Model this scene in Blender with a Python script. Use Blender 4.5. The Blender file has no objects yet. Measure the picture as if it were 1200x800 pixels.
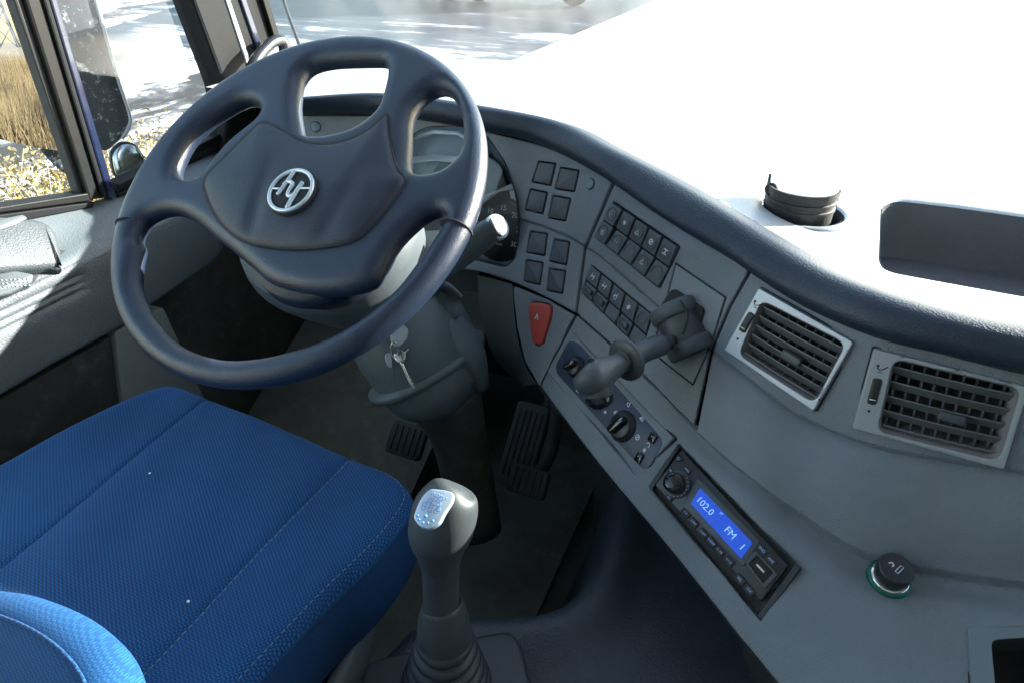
import bpy, bmesh, math, random
import numpy as np
from mathutils import Vector, Matrix
from mathutils.bvhtree import BVHTree
from mathutils.geometry import delaunay_2d_cdt
R = math.radians
random.seed(7); rng = np.random.default_rng(7)
S = bpy.context.scene
# ---------------------------------------------------------------- camera, world, sun, exposure
H0 = 2.6                                   # eye height above the yard; cab coordinates below are measured from the eye
F, TH, PSI = 760.0, R(33), R(23.5)
cd = bpy.data.cameras.new('camera'); cam = bpy.data.objects.new('camera', cd); S.collection.objects.link(cam)
cam.location = (0, 0, H0); cam.rotation_euler = (R(90) - TH, 0, PSI)
cd.sensor_width = 36; cd.lens = 36 * F / 1200; cd.clip_start = .02; cd.clip_end = 3000
S.camera = cam
SUN_AZ, SUN_EL = R(47), R(17.5)              # azimuth measured from truck forward (+Y) towards the right (+X)
w = bpy.data.worlds.new('World'); S.world = w; w.use_nodes = True
sk = w.node_tree.nodes.new('ShaderNodeTexSky'); sk.sky_type = 'NISHITA'; sk.sun_disc = False
sk.sun_elevation = SUN_EL; sk.sun_rotation = SUN_AZ; sk.air_density = 1.3; sk.dust_density = .8
bg = w.node_tree.nodes['Background']; bg.inputs[1].default_value = .125
w.node_tree.links.new(sk.outputs[0], bg.inputs[0])
sl = bpy.data.lights.new('sun', 'SUN'); sl.energy = 5; sl.angle = R(.5); sl.color = (1, .95, .88)
so = bpy.data.objects.new('sun', sl); S.collection.objects.link(so)
sd = Vector((math.sin(SUN_AZ) * math.cos(SUN_EL), math.cos(SUN_AZ) * math.cos(SUN_EL), math.sin(SUN_EL)))
so.rotation_euler = sd.to_track_quat('Z', 'Y').to_euler(); so.location = (6, 6, 6)
S.view_settings.view_transform = 'Standard'; S.view_settings.look = 'None'
S.view_settings.exposure = 2.4; S.view_settings.gamma = 1; S.view_settings.use_curve_mapping = False
S.render.engine = 'CYCLES'; S.cycles.max_bounces = 10; S.cycles.diffuse_bounces = 5; S.cycles.transparent_max_bounces = 12
S.cycles.sample_clamp_indirect = 6

hv = np.array([-math.sin(PSI), math.cos(PSI), 0.]); rv = np.array([math.cos(PSI), math.sin(PSI), 0.])
fw = hv * math.cos(TH) + np.array([0, 0, -math.sin(TH)]); uv_ = np.cross(rv, fw)
def ray(px, py): return fw + rv * (px - 600) / F + uv_ * (400 - py) / F
def at_t(px, py, t): return ray(px, py) * t
def at_z(px, py, z): r = ray(px, py); return r * (z / r[2])
def at_x(px, py, x): r = ray(px, py); return r * (x / r[0])
def at_pl(px, py, q, n): r = ray(px, py); return r * (np.dot(q, n) / np.dot(r, n))
def nrm(v): v = np.asarray(v, float); return v / np.linalg.norm(v)
def aim(az, el): az, el = R(az), R(el); return np.array([math.sin(az) * math.cos(el), -math.cos(az) * math.cos(el), math.sin(el)])
def zz(ox, oy, s): return lambda pts: [(ox + x / s, oy + y / s) for x, y in pts]

# ---------------------------------------------------------------- materials
def nodes(name):
    m = bpy.data.materials.new(name); m.use_nodes = True
    return m, m.node_tree, m.node_tree.nodes['Principled BSDF']
def mat(name, col, rough=.5, metal=0, grain=0, gscale=900, gtype='VORONOI', var=.08, vscale=18, spec=.5, emit=None, estr=0, sheen=0, coat=0, wear=0, wearcol=(.5, .5, .5), dust=0):
    m, t, b = nodes(name); N = t.nodes.new; L = t.links.new
    b.inputs['Roughness'].default_value = rough; b.inputs['Metallic'].default_value = metal
    b.inputs['Specular IOR Level'].default_value = spec; b.inputs['Coat Weight'].default_value = coat
    b.inputs['Sheen Weight'].default_value = sheen
    tc = N('ShaderNodeTexCoord')
    n = N('ShaderNodeTexNoise'); n.inputs['Scale'].default_value = vscale; n.inputs['Detail'].default_value = 8; n.inputs['Roughness'].default_value = .65
    L(tc.outputs['Object'], n.inputs['Vector'])
    r = N('ShaderNodeMapRange'); r.inputs[1].default_value = .3; r.inputs[2].default_value = .7
    r.inputs[3].default_value = 1 - var; r.inputs[4].default_value = 1 + var; L(n.outputs['Fac'], r.inputs[0])
    mx = N('ShaderNodeMix'); mx.data_type = 'RGBA'; mx.blend_type = 'MULTIPLY'; mx.inputs[0].default_value = 1
    mx.inputs[6].default_value = (*col, 1); L(r.outputs[0], mx.inputs[7]); out = mx.outputs[2]
    if wear:
        n3 = N('ShaderNodeTexNoise'); n3.inputs['Scale'].default_value = wear; n3.inputs['Detail'].default_value = 10; n3.inputs['Roughness'].default_value = .75
        L(tc.outputs['Object'], n3.inputs['Vector'])
        cr = N('ShaderNodeMapRange'); cr.inputs[1].default_value = .55; cr.inputs[2].default_value = .60; L(n3.outputs['Fac'], cr.inputs[0])
        m3 = N('ShaderNodeMix'); m3.data_type = 'RGBA'; L(cr.outputs[0], m3.inputs[0]); L(out, m3.inputs[6]); m3.inputs[7].default_value = (*wearcol, 1); out = m3.outputs[2]
    if dust:                                                         # loose specks and a patchy film of dust
        vo = N('ShaderNodeTexVoronoi'); vo.inputs['Scale'].default_value = 210; L(tc.outputs['Object'], vo.inputs['Vector'])
        a1 = N('ShaderNodeMapRange'); a1.inputs[1].default_value = .16; a1.inputs[2].default_value = .10; a1.inputs[3].default_value = 0; a1.inputs[4].default_value = 1; L(vo.outputs['Distance'], a1.inputs[0])
        n4 = N('ShaderNodeTexNoise'); n4.inputs['Scale'].default_value = 34; n4.inputs['Detail'].default_value = 9; n4.inputs['Roughness'].default_value = .7; L(tc.outputs['Object'], n4.inputs['Vector'])
        a2 = N('ShaderNodeMapRange'); a2.inputs[1].default_value = .52; a2.inputs[2].default_value = .72; a2.inputs[3].default_value = .02; a2.inputs[4].default_value = 1; L(n4.outputs['Fac'], a2.inputs[0])
        a3 = N('ShaderNodeMath'); a3.operation = 'MULTIPLY_ADD'; L(a1.outputs[0], a3.inputs[0]); L(a2.outputs[0], a3.inputs[1]); a3.inputs[2].default_value = 0
        a5 = N('ShaderNodeMath'); a5.operation = 'MULTIPLY_ADD'; L(a2.outputs[0], a5.inputs[0]); a5.inputs[1].default_value = .16; L(a3.outputs[0], a5.inputs[2])
        a4 = N('ShaderNodeMath'); a4.operation = 'MULTIPLY'; a4.use_clamp = True; L(a5.outputs[0], a4.inputs[0]); a4.inputs[1].default_value = dust
        m4 = N('ShaderNodeMix'); m4.data_type = 'RGBA'; L(a4.outputs[0], m4.inputs[0]); L(out, m4.inputs[6]); m4.inputs[7].default_value = (.42, .41, .37, 1); out = m4.outputs[2]
    L(out, b.inputs['Base Color'])
    rr = N('ShaderNodeMapRange'); rr.inputs[1].default_value = .3; rr.inputs[2].default_value = .7
    rr.inputs[3].default_value = max(.0, rough - min(.06, rough * .3)); rr.inputs[4].default_value = min(1, rough + min(.08, rough * .4)); L(n.outputs['Fac'], rr.inputs[0]); L(rr.outputs[0], b.inputs['Roughness'])
    if grain:
        if gtype == 'VORONOI':
            g = N('ShaderNodeTexVoronoi'); g.inputs['Scale'].default_value = gscale; go = g.outputs['Distance']
        else:
            g = N('ShaderNodeTexNoise'); g.inputs['Scale'].default_value = gscale; g.inputs['Detail'].default_value = 3; go = g.outputs['Fac']
        L(tc.outputs['Object'], g.inputs['Vector'])
        bp = N('ShaderNodeBump'); bp.inputs['Strength'].default_value = grain; bp.inputs['Distance'].default_value = .0006
        L(go, bp.inputs['Height']); L(bp.outputs[0], b.inputs['Normal'])
    if emit: b.inputs['Emission Color'].default_value = (*emit, 1); b.inputs['Emission Strength'].default_value = estr
    return m
def glassmat(name, tint=(.93, .97, .96), refl=.06, dirt=.0, rough=.02, dscale=30):
    m, t, b = nodes(name); N = t.nodes.new; L = t.links.new; t.nodes.remove(b)
    tr = N('ShaderNodeBsdfTransparent'); tr.inputs[0].default_value = (*tint, 1)
    gl = N('ShaderNodeBsdfGlossy'); gl.inputs['Roughness'].default_value = rough
    fr = N('ShaderNodeFresnel'); fr.inputs[0].default_value = 1.45
    mx = N('ShaderNodeMixShader'); L(fr.outputs[0], mx.inputs[0]); L(tr.outputs[0], mx.inputs[1]); L(gl.outputs[0], mx.inputs[2]); out = mx.outputs[0]
    if dirt:
        tc = N('ShaderNodeTexCoord'); n = N('ShaderNodeTexNoise'); n.inputs['Scale'].default_value = dscale; n.inputs['Detail'].default_value = 9; L(tc.outputs['Object'], n.inputs['Vector'])
        mr = N('ShaderNodeMapRange'); mr.inputs[1].default_value = .35; mr.inputs[2].default_value = .75; mr.inputs[3].default_value = dirt * .4; mr.inputs[4].default_value = dirt * 1.6; L(n.outputs['Fac'], mr.inputs[0])
        di = N('ShaderNodeBsdfTranslucent'); di.inputs[0].default_value = (.8, .8, .78, 1)
        m2 = N('ShaderNodeMixShader'); L(mr.outputs[0], m2.inputs[0]); L(out, m2.inputs[1]); L(di.outputs[0], m2.inputs[2]); out = m2.outputs[0]
    L(out, t.nodes['Material Output'].inputs[0]); return m
M = {}
M['dash'] = mat('dash_grey_plastic', (.165, .191, .214), .48, grain=1, gscale=700, var=.09, vscale=9, dust=.30)
M['dash2'] = mat('dash_grey_smooth', (.155, .188, .212), .45, grain=.2, gscale=1300, var=.05)
M['pad'] = mat('dash_pad_blue', (.015, .027, .046), .50, dust=.12, grain=.6, gscale=420, var=.1)
M['top'] = mat('dash_top_glare', (.50, .52, .54), .34, grain=.5, gscale=420, var=.08)  # paler than the dash panels: sun glare put into the base colour
M['tray'] = mat('tray_vinyl', (.115, .12, .135), .45, grain=.9, gscale=420, var=.1)
M['gap'] = mat('dark_gap', (.020, .022, .025), .8)
M['blank'] = mat('blank_switch', (.060, .068, .080), .42, grain=.4, gscale=1500)
M['key'] = mat('switch_key', (.062, .074, .086), .38, grain=.3, gscale=1500)
M['black'] = mat('black_plastic', (.018, .020, .023), .32, grain=.2, gscale=1200)
M['blackm'] = mat('black_matt', (.026, .026, .027), .65, grain=.4, dust=.4)
M['gloss'] = mat('black_gloss', (.010, .011, .013), .12)
M['navy'] = mat('navy_plate', (.028, .042, .078), .38, grain=.3)
M['silver'] = mat('silver_trim', (.36, .38, .42), .42, metal=.5, var=.04)
M['silverp'] = mat('silver_paint', (.36, .39, .42), .35, metal=.35, grain=.15, var=.04)
M['emb'] = mat('emblem_silver', (.62, .68, .72), .3, metal=.55, var=.02)
M['chrome'] = mat('chrome', (.75, .77, .8), .08, metal=1, var=.02)
M['steel'] = mat('key_steel', (.6, .58, .52), .25, metal=1, var=.1)
M['fob'] = mat('key_fob', (.34, .37, .38), .35)
M['white'] = mat('white_print', (.75, .78, .82), .5)
M['bluep'] = mat('blue_print', (.35, .5, .85), .5)
M['bluek'] = mat('blue_ink', (.08, .28, .62), .5)
M['red'] = mat('red_plastic', (.42, .060, .042), .38, grain=.2)
M['redm'] = mat('red_needle', (.7, .05, .03), .5)
M['platem'] = mat('plate_metal', (.50, .60, .72), .35, metal=.5, var=.03)
M['green'] = mat('green_ring', (.0, .10, .055), .3)
M['wheel'] = mat('wheel_vinyl', (.012, .022, .045), .35, dust=.10, grain=.5, gscale=850, var=.1, vscale=12)
M['hub'] = mat('hub_vinyl', (.009, .015, .031), .45, dust=.10, grain=.6, gscale=850, var=.08)
M['column'] = mat('column_plastic', (.078, .096, .104), .5, grain=.4, dust=.3)
M['columnd'] = mat('column_dark', (.085, .105, .112), .55, grain=.4)
M['lever'] = mat('lever_plastic', (.056, .067, .076), .44, grain=.15, gscale=800)
M['louvre'] = mat('louvre_plastic', (.13, .135, .142), .5, grain=.2)
M['duct'] = mat('duct_plastic', (.20, .185, .185), .7)
M['knob'] = mat('gear_knob_plastic', (.040, .048, .050), .46, grain=.12, gscale=800)
M['boot'] = mat('rubber_boot', (.030, .036, .042), .48, grain=.2)
M['tunnel'] = mat('tunnel_vinyl', (.036, .047, .064), .45, grain=1, gscale=360, var=.15, vscale=5, dust=.35)
M['floor'] = mat('floor_rubber', (.085, .080, .066), .8, grain=.6, gscale=120, var=.35, vscale=7, dust=.9)
M['mat2'] = mat('floor_mat', (.125, .128, .110), .85, grain=.5, gscale=200, var=.25, vscale=9, dust=.9)
M['pedal'] = mat('pedal_rubber', (.055, .055, .05), .75)
M['door'] = mat('door_vinyl', (.112, .130, .138), .5, grain=1, gscale=330, var=.05)
M['doors'] = mat('door_sill_vinyl', (.120, .145, .160), .5, grain=.6, gscale=400, var=.06)
M['kick'] = mat('kick_trim', (.21, .23, .22), .55, grain=.6)
M['rubber'] = mat('seal_rubber', (.008, .0085, .009), .55, spec=.2, var=.2, vscale=40)
M['pocket'] = mat('pocket_liner', (.040, .038, .034), .8, var=.3, vscale=25, dust=.6)
M['navyp'] = mat('navy_body_paint', (.006, .012, .040), .3, coat=.6)
M['pillar'] = mat('pillar_trim', (.010, .011, .013), .6, spec=.15, grain=.3)
M['roof'] = mat('roof_liner', (.42, .44, .46), .9, var=.05)
M['worn'] = mat('worn_housing', (.055, .062, .068), .7, spec=.3, var=.25, vscale=60, wear=55, wearcol=(.40, .42, .42))
M['mirror'] = mat('mirror_glass', (.55, .57, .60), .004, metal=1, var=.02)
M['lcd'] = mat('lcd_screen', (.01, .03, .25), .15, emit=(.015, .09, .62), estr=.16)
M['lcdt'] = mat('lcd_digits', (.3, .5, 1), .3, emit=(.25, .45, 1), estr=.16)
M['dial'] = mat('dial_face', (.012, .013, .016), .4)
M['clus'] = mat('cluster_face', (.055, .075, .095), .35)
M['clear'] = glassmat('clear_cover', (.97, .98, .98))
M['glass'] = glassmat('window_glass', (.74, .78, .80), dirt=.012)
M['wind'] = glassmat('windscreen_glass', (.94, .98, .97), dirt=.05, dscale=14)
M['thread'] = mat('stitch_thread', (.16, .24, .32), .7)
M['lint'] = mat('lint', (.8, .8, .78), .8)
M['leafy'] = mat('leaf_yellow', (.23, .165, .04), .6, var=.3)
M['leafp'] = mat('leaf_pale', (.24, .20, .11), .6, var=.3)
M['twig'] = mat('twig', (.34, .28, .2), .8)
M['straw'] = mat('dry_grass', (.26, .19, .09), .8, var=.3)
M['pylon'] = mat('pylon_steel', (.12, .13, .15), .6)
M['tyre'] = mat('tyre_rubber', (.022, .022, .024), .7, grain=.3)
M['rim'] = mat('rim_paint', (.62, .62, .62), .4)
M['truckb'] = mat('truck_body', (.05, .055, .06), .4)
M['building'] = mat('wall_plaster', (.4, .38, .34), .8)

def fabric(name, c1, c2, c3, scale=1., rot=35, sheen=.12, slope=False):
    m, t, b = nodes(name); N = t.nodes.new; L = t.links.new
    tc = N('ShaderNodeTexCoord'); mp = N('ShaderNodeMapping'); mp.inputs['Rotation'].default_value = (0, 0, R(rot)); L(tc.outputs['Object'], mp.inputs[0])
    if slope:                                                        # upright cloth: let the height run into both weave directions
        s0 = N('ShaderNodeSeparateXYZ'); L(tc.outputs['Object'], s0.inputs[0]); cb0 = N('ShaderNodeCombineXYZ')
        for k_, (q_, f_) in enumerate(((0, -.6), (1, .9))):
            a_ = N('ShaderNodeMath'); a_.operation = 'MULTIPLY_ADD'; L(s0.outputs[2], a_.inputs[0]); a_.inputs[1].default_value = f_; L(s0.outputs[q_], a_.inputs[2]); L(a_.outputs[0], cb0.inputs[k_])
        L(cb0.outputs[0], mp.inputs[0])
    # zigzag weave: short raised dashes in a staggered bond, alternate columns leaning to either side
    sx = N('ShaderNodeSeparateXYZ'); L(mp.outputs[0], sx.inputs[0])
    def mth(op, a, b_=None, c=None):
        n = N('ShaderNodeMath'); n.operation = op
        for i, v in enumerate((a, b_, c)):
            if v is None: continue
            if isinstance(v, (int, float)): n.inputs[i].default_value = v
            else: L(v, n.inputs[i])
        return n.outputs[0]
    P1, P2 = .0052 / scale, .0034 / scale
    u = mth('DIVIDE', sx.outputs[0], P1); v = mth('DIVIDE', sx.outputs[1], P2)
    tri = mth('PINGPONG', u, .5)                                      # zigzag
    ph = mth('ADD', v, mth('MULTIPLY', tri, 1.1))
    fr = mth('FRACT', ph)
    line = mth('SMOOTH_MIN', mth('MULTIPLY', mth('ABSOLUTE', mth('SUBTRACT', fr, .5)), 2.0), 1.0, .1)   # 0 at dash centre
    dash = mth('GREATER_THAN', line, .52)
    brk = mth('GREATER_THAN', mth('FRACT', mth('MULTIPLY', u, 2.0)), .34)
    msk = mth('MULTIPLY', dash, brk)
    nz = N('ShaderNodeTexNoise'); nz.inputs['Scale'].default_value = 1400; nz.inputs['Detail'].default_value = 2; L(tc.outputs['Object'], nz.inputs['Vector'])
    nb = N('ShaderNodeTexNoise'); nb.inputs['Scale'].default_value = 7; nb.inputs['Detail'].default_value = 6; L(tc.outputs['Object'], nb.inputs['Vector'])
    m1 = N('ShaderNodeMix'); m1.data_type = 'RGBA'; L(msk, m1.inputs[0]); m1.inputs[6].default_value = (*c1, 1); m1.inputs[7].default_value = (*c2, 1)
    m2 = N('ShaderNodeMix'); m2.data_type = 'RGBA'; L(mth('MULTIPLY', nz.outputs['Fac'], .45), m2.inputs[0]); L(m1.outputs[2], m2.inputs[6]); m2.inputs[7].default_value = (*c3, 1)
    m3 = N('ShaderNodeMix'); m3.data_type = 'RGBA'; m3.blend_type = 'MULTIPLY'; m3.inputs[0].default_value = 1; L(m2.outputs[2], m3.inputs[6])
    L(mth('ADD', mth('MULTIPLY', nb.outputs['Fac'], .7), .65), m3.inputs[7]); L(m3.outputs[2], b.inputs['Base Color'])
    b.inputs['Roughness'].default_value = .85; b.inputs['Sheen Weight'].default_value = sheen; b.inputs['Sheen Tint'].default_value = (.4, .65, 1, 1)
    b.inputs['Specular IOR Level'].default_value = .25
    bp = N('ShaderNodeBump'); bp.inputs['Strength'].default_value = .7; bp.inputs['Distance'].default_value = .0006
    L(mth('ADD', mth('MULTIPLY', msk, 1.0), mth('MULTIPLY', nz.outputs['Fac'], .8)), bp.inputs['Height']); L(bp.outputs[0], b.inputs['Normal'])
    return m
M['fabric'] = fabric('seat_fabric', (.005, .032, .098), (.017, .120, .330), (.009, .062, .18))
M['fabricb'] = fabric('backrest_fabric', (.006, .050, .150), (.014, .110, .300), (.010, .080, .22), scale=1.2, sheen=.03, rot=20, slope=True)
M['fabrics'] = fabric('seat_side_fabric', (.006, .030, .090), (.010, .060, .170), (.008, .045, .13), scale=1.5, sheen=.04, rot=20, slope=True)

# ---------------------------------------------------------------- object helpers
class Th: pass
def finish(o, name): return o
def thing(name, label, cat, loc=(0, 0, 0), group=None):
    o = bpy.data.objects.new(name, None); S.collection.objects.link(o); o.empty_display_size = .05
    o.location = (loc[0], loc[1], loc[2] + H0); o['label'] = label; o['category'] = cat
    if group: o['group'] = group
    return o
def wloc(p):
    v = Vector((0, 0, 0))
    while p is not None: v += p.location; p = p.parent
    return v
def obj(name, vf, m, parent=None, smooth=True, loc=None, label=None, cat=None, kind=None, group=None, sharp=None):
    V, Fc = vf; V = np.asarray(V, float).reshape(-1, 3)
    me = bpy.data.meshes.new(name)
    base = np.array([0, 0, -H0]) + (np.array(wloc(parent)) if parent else 0)
    if loc is None: loc = V.mean(0) if len(V) else np.zeros(3)
    loc = np.asarray(loc, float)
    me.from_pydata((V - loc).tolist(), [], [list(map(int, f)) for f in Fc]); me.update()
    me.materials.append(m)
    if smooth:
        me.polygons.foreach_set('use_smooth', [True] * len(me.polygons))
        if sharp is not None:
            bm = bmesh.new(); bm.from_mesh(me)
            for e in bm.edges:
                if len(e.link_faces) == 2 and e.calc_face_angle(0) > R(sharp): e.smooth = False
            bm.to_mesh(me); bm.free()
    o = bpy.data.objects.new(name, me); S.collection.objects.link(o)
    if parent: o.parent = parent
    o.location = Vector(loc - base)
    if label: o['label'] = label
    if cat: o['category'] = cat
    if kind: o['kind'] = kind
    if group: o['group'] = group
    return o
def join(*vfs):
    V = []; Fc = []; n = 0
    for v, f in vfs:
        v = np.asarray(v, float).reshape(-1, 3); V.append(v); Fc += [[i + n for i in q] for q in f]; n += len(v)
    return np.concatenate(V), Fc
def box(c, s, rz=0):
    c = np.array(c, float); s = np.array(s, float) / 2
    V = np.array([[x, y, z] for x in (-1, 1) for y in (-1, 1) for z in (-1, 1)]) * s
    if rz: cc, ss = math.cos(rz), math.sin(rz); V = np.c_[V[:, 0] * cc - V[:, 1] * ss, V[:, 0] * ss + V[:, 1] * cc, V[:, 2]]
    return V + c, [(0, 1, 3, 2), (4, 6, 7, 5), (0, 4, 5, 1), (2, 3, 7, 6), (0, 2, 6, 4), (1, 5, 7, 3)]
def crom(P, n=8, closed=False):
    P = np.asarray(P, float); m = len(P); out = []
    for i in range(m if closed else m - 1):
        if closed: a, b, c, d = P[(i - 1) % m], P[i], P[(i + 1) % m], P[(i + 2) % m]
        else: a, b, c, d = P[max(i - 1, 0)], P[i], P[i + 1], P[min(i + 2, m - 1)]
        for k in range(n):
            t = k / n; out.append(.5 * (2 * b + (c - a) * t + (2 * a - 5 * b + 4 * c - d) * t * t + (3 * b - a - 3 * c + d) * t ** 3))
    if not closed: out.append(P[-1])
    return np.array(out)
def tube(path, rad, seg=16, closed=False, cap=True, sub=0, squash=None, ref=(0, 0, 1)):
    """swept tube; rad scalar or list; squash = (a,b) factors across ref frame"""
    path = np.asarray(path, float); rad = np.ones(len(path)) * np.asarray(rad, float)
    if sub:
        q = crom(np.c_[path, rad], sub, closed); path, rad = q[:, :3], np.maximum(q[:, 3], 1e-4)
    n = len(path); T = np.gradient(path, axis=0) if not closed else (np.roll(path, -1, 0) - np.roll(path, 1, 0))
    V = []; ref = np.array(ref, float); ang = np.linspace(0, 2 * math.pi, seg, endpoint=False)
    sa, sb = squash if squash else (1, 1)
    prev = None
    for i in range(n):
        t = nrm(T[i]); a = ref - t * (ref @ t) if prev is None else prev - t * (prev @ t)
        if np.linalg.norm(a) < 1e-5: a = np.array([1., 0, 0]) - t * t[0]
        a = nrm(a); b = np.cross(t, a); prev = a
        V.append(path[i] + rad[i] * (np.cos(ang)[:, None] * a * sa + np.sin(ang)[:, None] * b * sb))
    V = np.concatenate(V); Fc = []
    for i in range(n if closed else n - 1):
        for j in range(seg):
            a, b = i * seg + j, i * seg + (j + 1) % seg; c, d = ((i + 1) % n) * seg + (j + 1) % seg, ((i + 1) % n) * seg + j
            Fc.append((a, b, c, d))
    if cap and not closed:
        Fc.append(list(range(seg))[::-1]); Fc.append([(n - 1) * seg + j for j in range(seg)])
    return V, Fc
def lathe(c, axis, prof, seg=32, ref=(0, 0, 1), cap=True, a0=0, a1=2 * math.pi):
    """prof: list of (radius, height along axis)"""
    c = np.array(c, float); ax = nrm(axis); ref = np.array(ref, float)
    if abs(ax @ nrm(ref)) > .95: ref = np.array([1., 0, 0])
    a = nrm(ref - ax * (ref @ ax)); b = np.cross(ax, a); full = abs(a1 - a0 - 2 * math.pi) < 1e-6
    ang = np.linspace(a0, a1, seg, endpoint=not full); V = []
    for r, h in prof: V.append(c + ax * h + r * (np.cos(ang)[:, None] * a + np.sin(ang)[:, None] * b))
    V = np.concatenate(V); Fc = []
    for i in range(len(prof) - 1):
        for j in range(seg if full else seg - 1):
            Fc.append((i * seg + j, i * seg + (j + 1) % seg, (i + 1) * seg + (j + 1) % seg, (i + 1) * seg + j))
    if cap and full:
        Fc.append(list(range(seg))[::-1]); Fc.append([(len(prof) - 1) * seg + j for j in range(seg)])
    return V, Fc

# 2-D outlines
def rpoly(P, r, n=5):
    """round the corners of a polygon"""
    P = np.asarray(P, float); m = len(P); out = []
    r = [r] * m if np.isscalar(r) else r
    for i in range(m):
        a, b, c = P[i - 1], P[i], P[(i + 1) % m]; u = a - b; v = c - b; lu, lv = np.linalg.norm(u), np.linalg.norm(v)
        rr = min(r[i], lu * .48, lv * .48)
        if rr < 1e-7: out.append(b); continue
        p, q = b + u / lu * rr, b + v / lv * rr
        for k in range(n + 1):
            t = k / n; out.append((1 - t) ** 2 * p + 2 * t * (1 - t) * b + t * t * q)
    return np.array(out)
def resample(P, step):
    P = np.asarray(P, float); out = []
    for i in range(len(P)):
        a, b = P[i], P[(i + 1) % len(P)]; L = np.linalg.norm(b - a); k = max(1, int(round(L / step)))
        for j in range(k): out.append(a + (b - a) * j / k)
    return np.array(out)
def area(P): x, y = P[:, 0], P[:, 1]; return .5 * np.sum(x * np.roll(y, -1) - np.roll(x, -1) * y)
def inside(pts, loops):
    pts = np.asarray(pts); ins = np.zeros(len(pts), bool)
    for P in loops:
        x1, y1 = P[:, 0], P[:, 1]; x2, y2 = np.roll(x1, -1), np.roll(y1, -1)
        for a, b, c, d in zip(x1, y1, x2, y2):
            if b == d: continue
            k = ((b > pts[:, 1]) != (d > pts[:, 1])) & (pts[:, 0] < (c - a) * (pts[:, 1] - b) / (d - b) + a); ins ^= k
    return ins
def dist(pts, loops):
    pts = np.asarray(pts); best = np.full(len(pts), 1e9)
    for P in loops:
        A = P; Bv = np.roll(P, -1, 0) - P; L2 = (Bv ** 2).sum(1) + 1e-18
        for i in range(0, len(pts), 4000):
            q = pts[i:i + 4000, None] - A[None]; t = np.clip((q * Bv).sum(-1) / L2, 0, 1)
            d = np.sqrt(((q - t[..., None] * Bv) ** 2).sum(-1)).min(1); best[i:i + 4000] = np.minimum(best[i:i + 4000], d)
    return best
def fill(loops, step, rings=(), extra=None, clear=0):
    """triangulate loops[0] minus loops[1:]; rings = inset distances sampled near the border. returns pts, tris, boundary loops idx, dist"""
    loops = [resample(P, step) for P in loops]
    if area(loops[0]) < 0: loops[0] = loops[0][::-1]
    for i in range(1, len(loops)):
        if area(loops[i]) > 0: loops[i] = loops[i][::-1]
    B = np.concatenate(loops); edges = []; k = 0; idx = []
    for P in loops:
        n = len(P); idx.append(list(range(k, k + n))); edges += [(k + j, k + (j + 1) % n) for j in range(n)]; k += n
    pts = [B]
    for P in loops:
        t = np.roll(P, -1, 0) - np.roll(P, 1, 0); t /= np.linalg.norm(t, axis=1)[:, None] + 1e-12; nn = np.c_[-t[:, 1], t[:, 0]]
        for d in rings:
            q = P + nn * d; ok = inside(q, loops) & (dist(q, loops) > d * .93); pts.append(q[ok])
    rmax = max(rings) if len(rings) else 0
    lo, hi = B.min(0), B.max(0); gx, gy = np.meshgrid(np.arange(lo[0], hi[0], step), np.arange(lo[1], hi[1], step)); gx[::2] += step / 2
    G = np.c_[gx.ravel(), gy.ravel()]; G = G[inside(G, loops)]
    if len(G): G = G[dist(G, loops) > rmax + step * .6]
    if clear and len(G):
        e_ = np.asarray(extra); G = G[np.array([((e_ - g_) ** 2).sum(1).min() > clear ** 2 for g_ in G])]
    pts.append(G)
    if extra is not None:
        e = np.asarray(extra); e = e[inside(e, loops)]; e = e[dist(e, loops) > step * .2]; pts.append(e)
    A = np.concatenate(pts)
    r = delaunay_2d_cdt([Vector(p) for p in A], edges, [], 0, step * 1e-3)
    V = np.array([tuple(v) for v in r[0]]); T = np.array([t for t in r[2]])
    c = V[T].mean(1); T = T[inside(c, loops)]
    # orient ccw
    a = V[T]; cr = (a[:, 1, 0] - a[:, 0, 0]) * (a[:, 2, 1] - a[:, 0, 1]) - (a[:, 1, 1] - a[:, 0, 1]) * (a[:, 2, 0] - a[:, 0, 0]); T[cr < 0] = T[cr < 0][:, ::-1]
    # map boundary vertices (orig ids)
    om = {}
    for new, olds in enumerate(r[3]):
        for o_ in olds: om[o_] = new
    bl = [[om[i] for i in L_] for L_ in idx]
    return V, T, bl, dist(V, loops)
class Pl:
    """a local plane: metric coordinates (a,b) and height h along n"""
    def __init__(s, o, n, ex):
        s.o = np.asarray(o, float); s.n = nrm(n); ex = np.asarray(ex, float); s.x = nrm(ex - s.n * (ex @ s.n)); s.y = np.cross(s.n, s.x)
    @staticmethod
    def quad(c4, lift=0):
        """from 3-D corners TL,TR,BR,BL"""
        c4 = np.asarray(c4, float); o = c4.mean(0); n = np.cross(c4[1] - c4[3], c4[0] - c4[2]); n = nrm(n)
        if n @ o > 0: n = -n
        return Pl(o + n * lift, n, (c4[1] + c4[2] - c4[0] - c4[3]))
    def loc(s, pts, h=0):
        o = s.o + s.n * h
        q = np.array([at_pl(x, y, o, s.n) - o for x, y in pts]); return np.c_[q @ s.x, q @ s.y]
    def g(s, ab, h=0):
        ab = np.atleast_2d(ab); h = np.asarray(h, float) * np.ones(len(ab)); return s.o + ab[:, :1] * s.x + ab[:, 1:2] * s.y + h[:, None] * s.n
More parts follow.
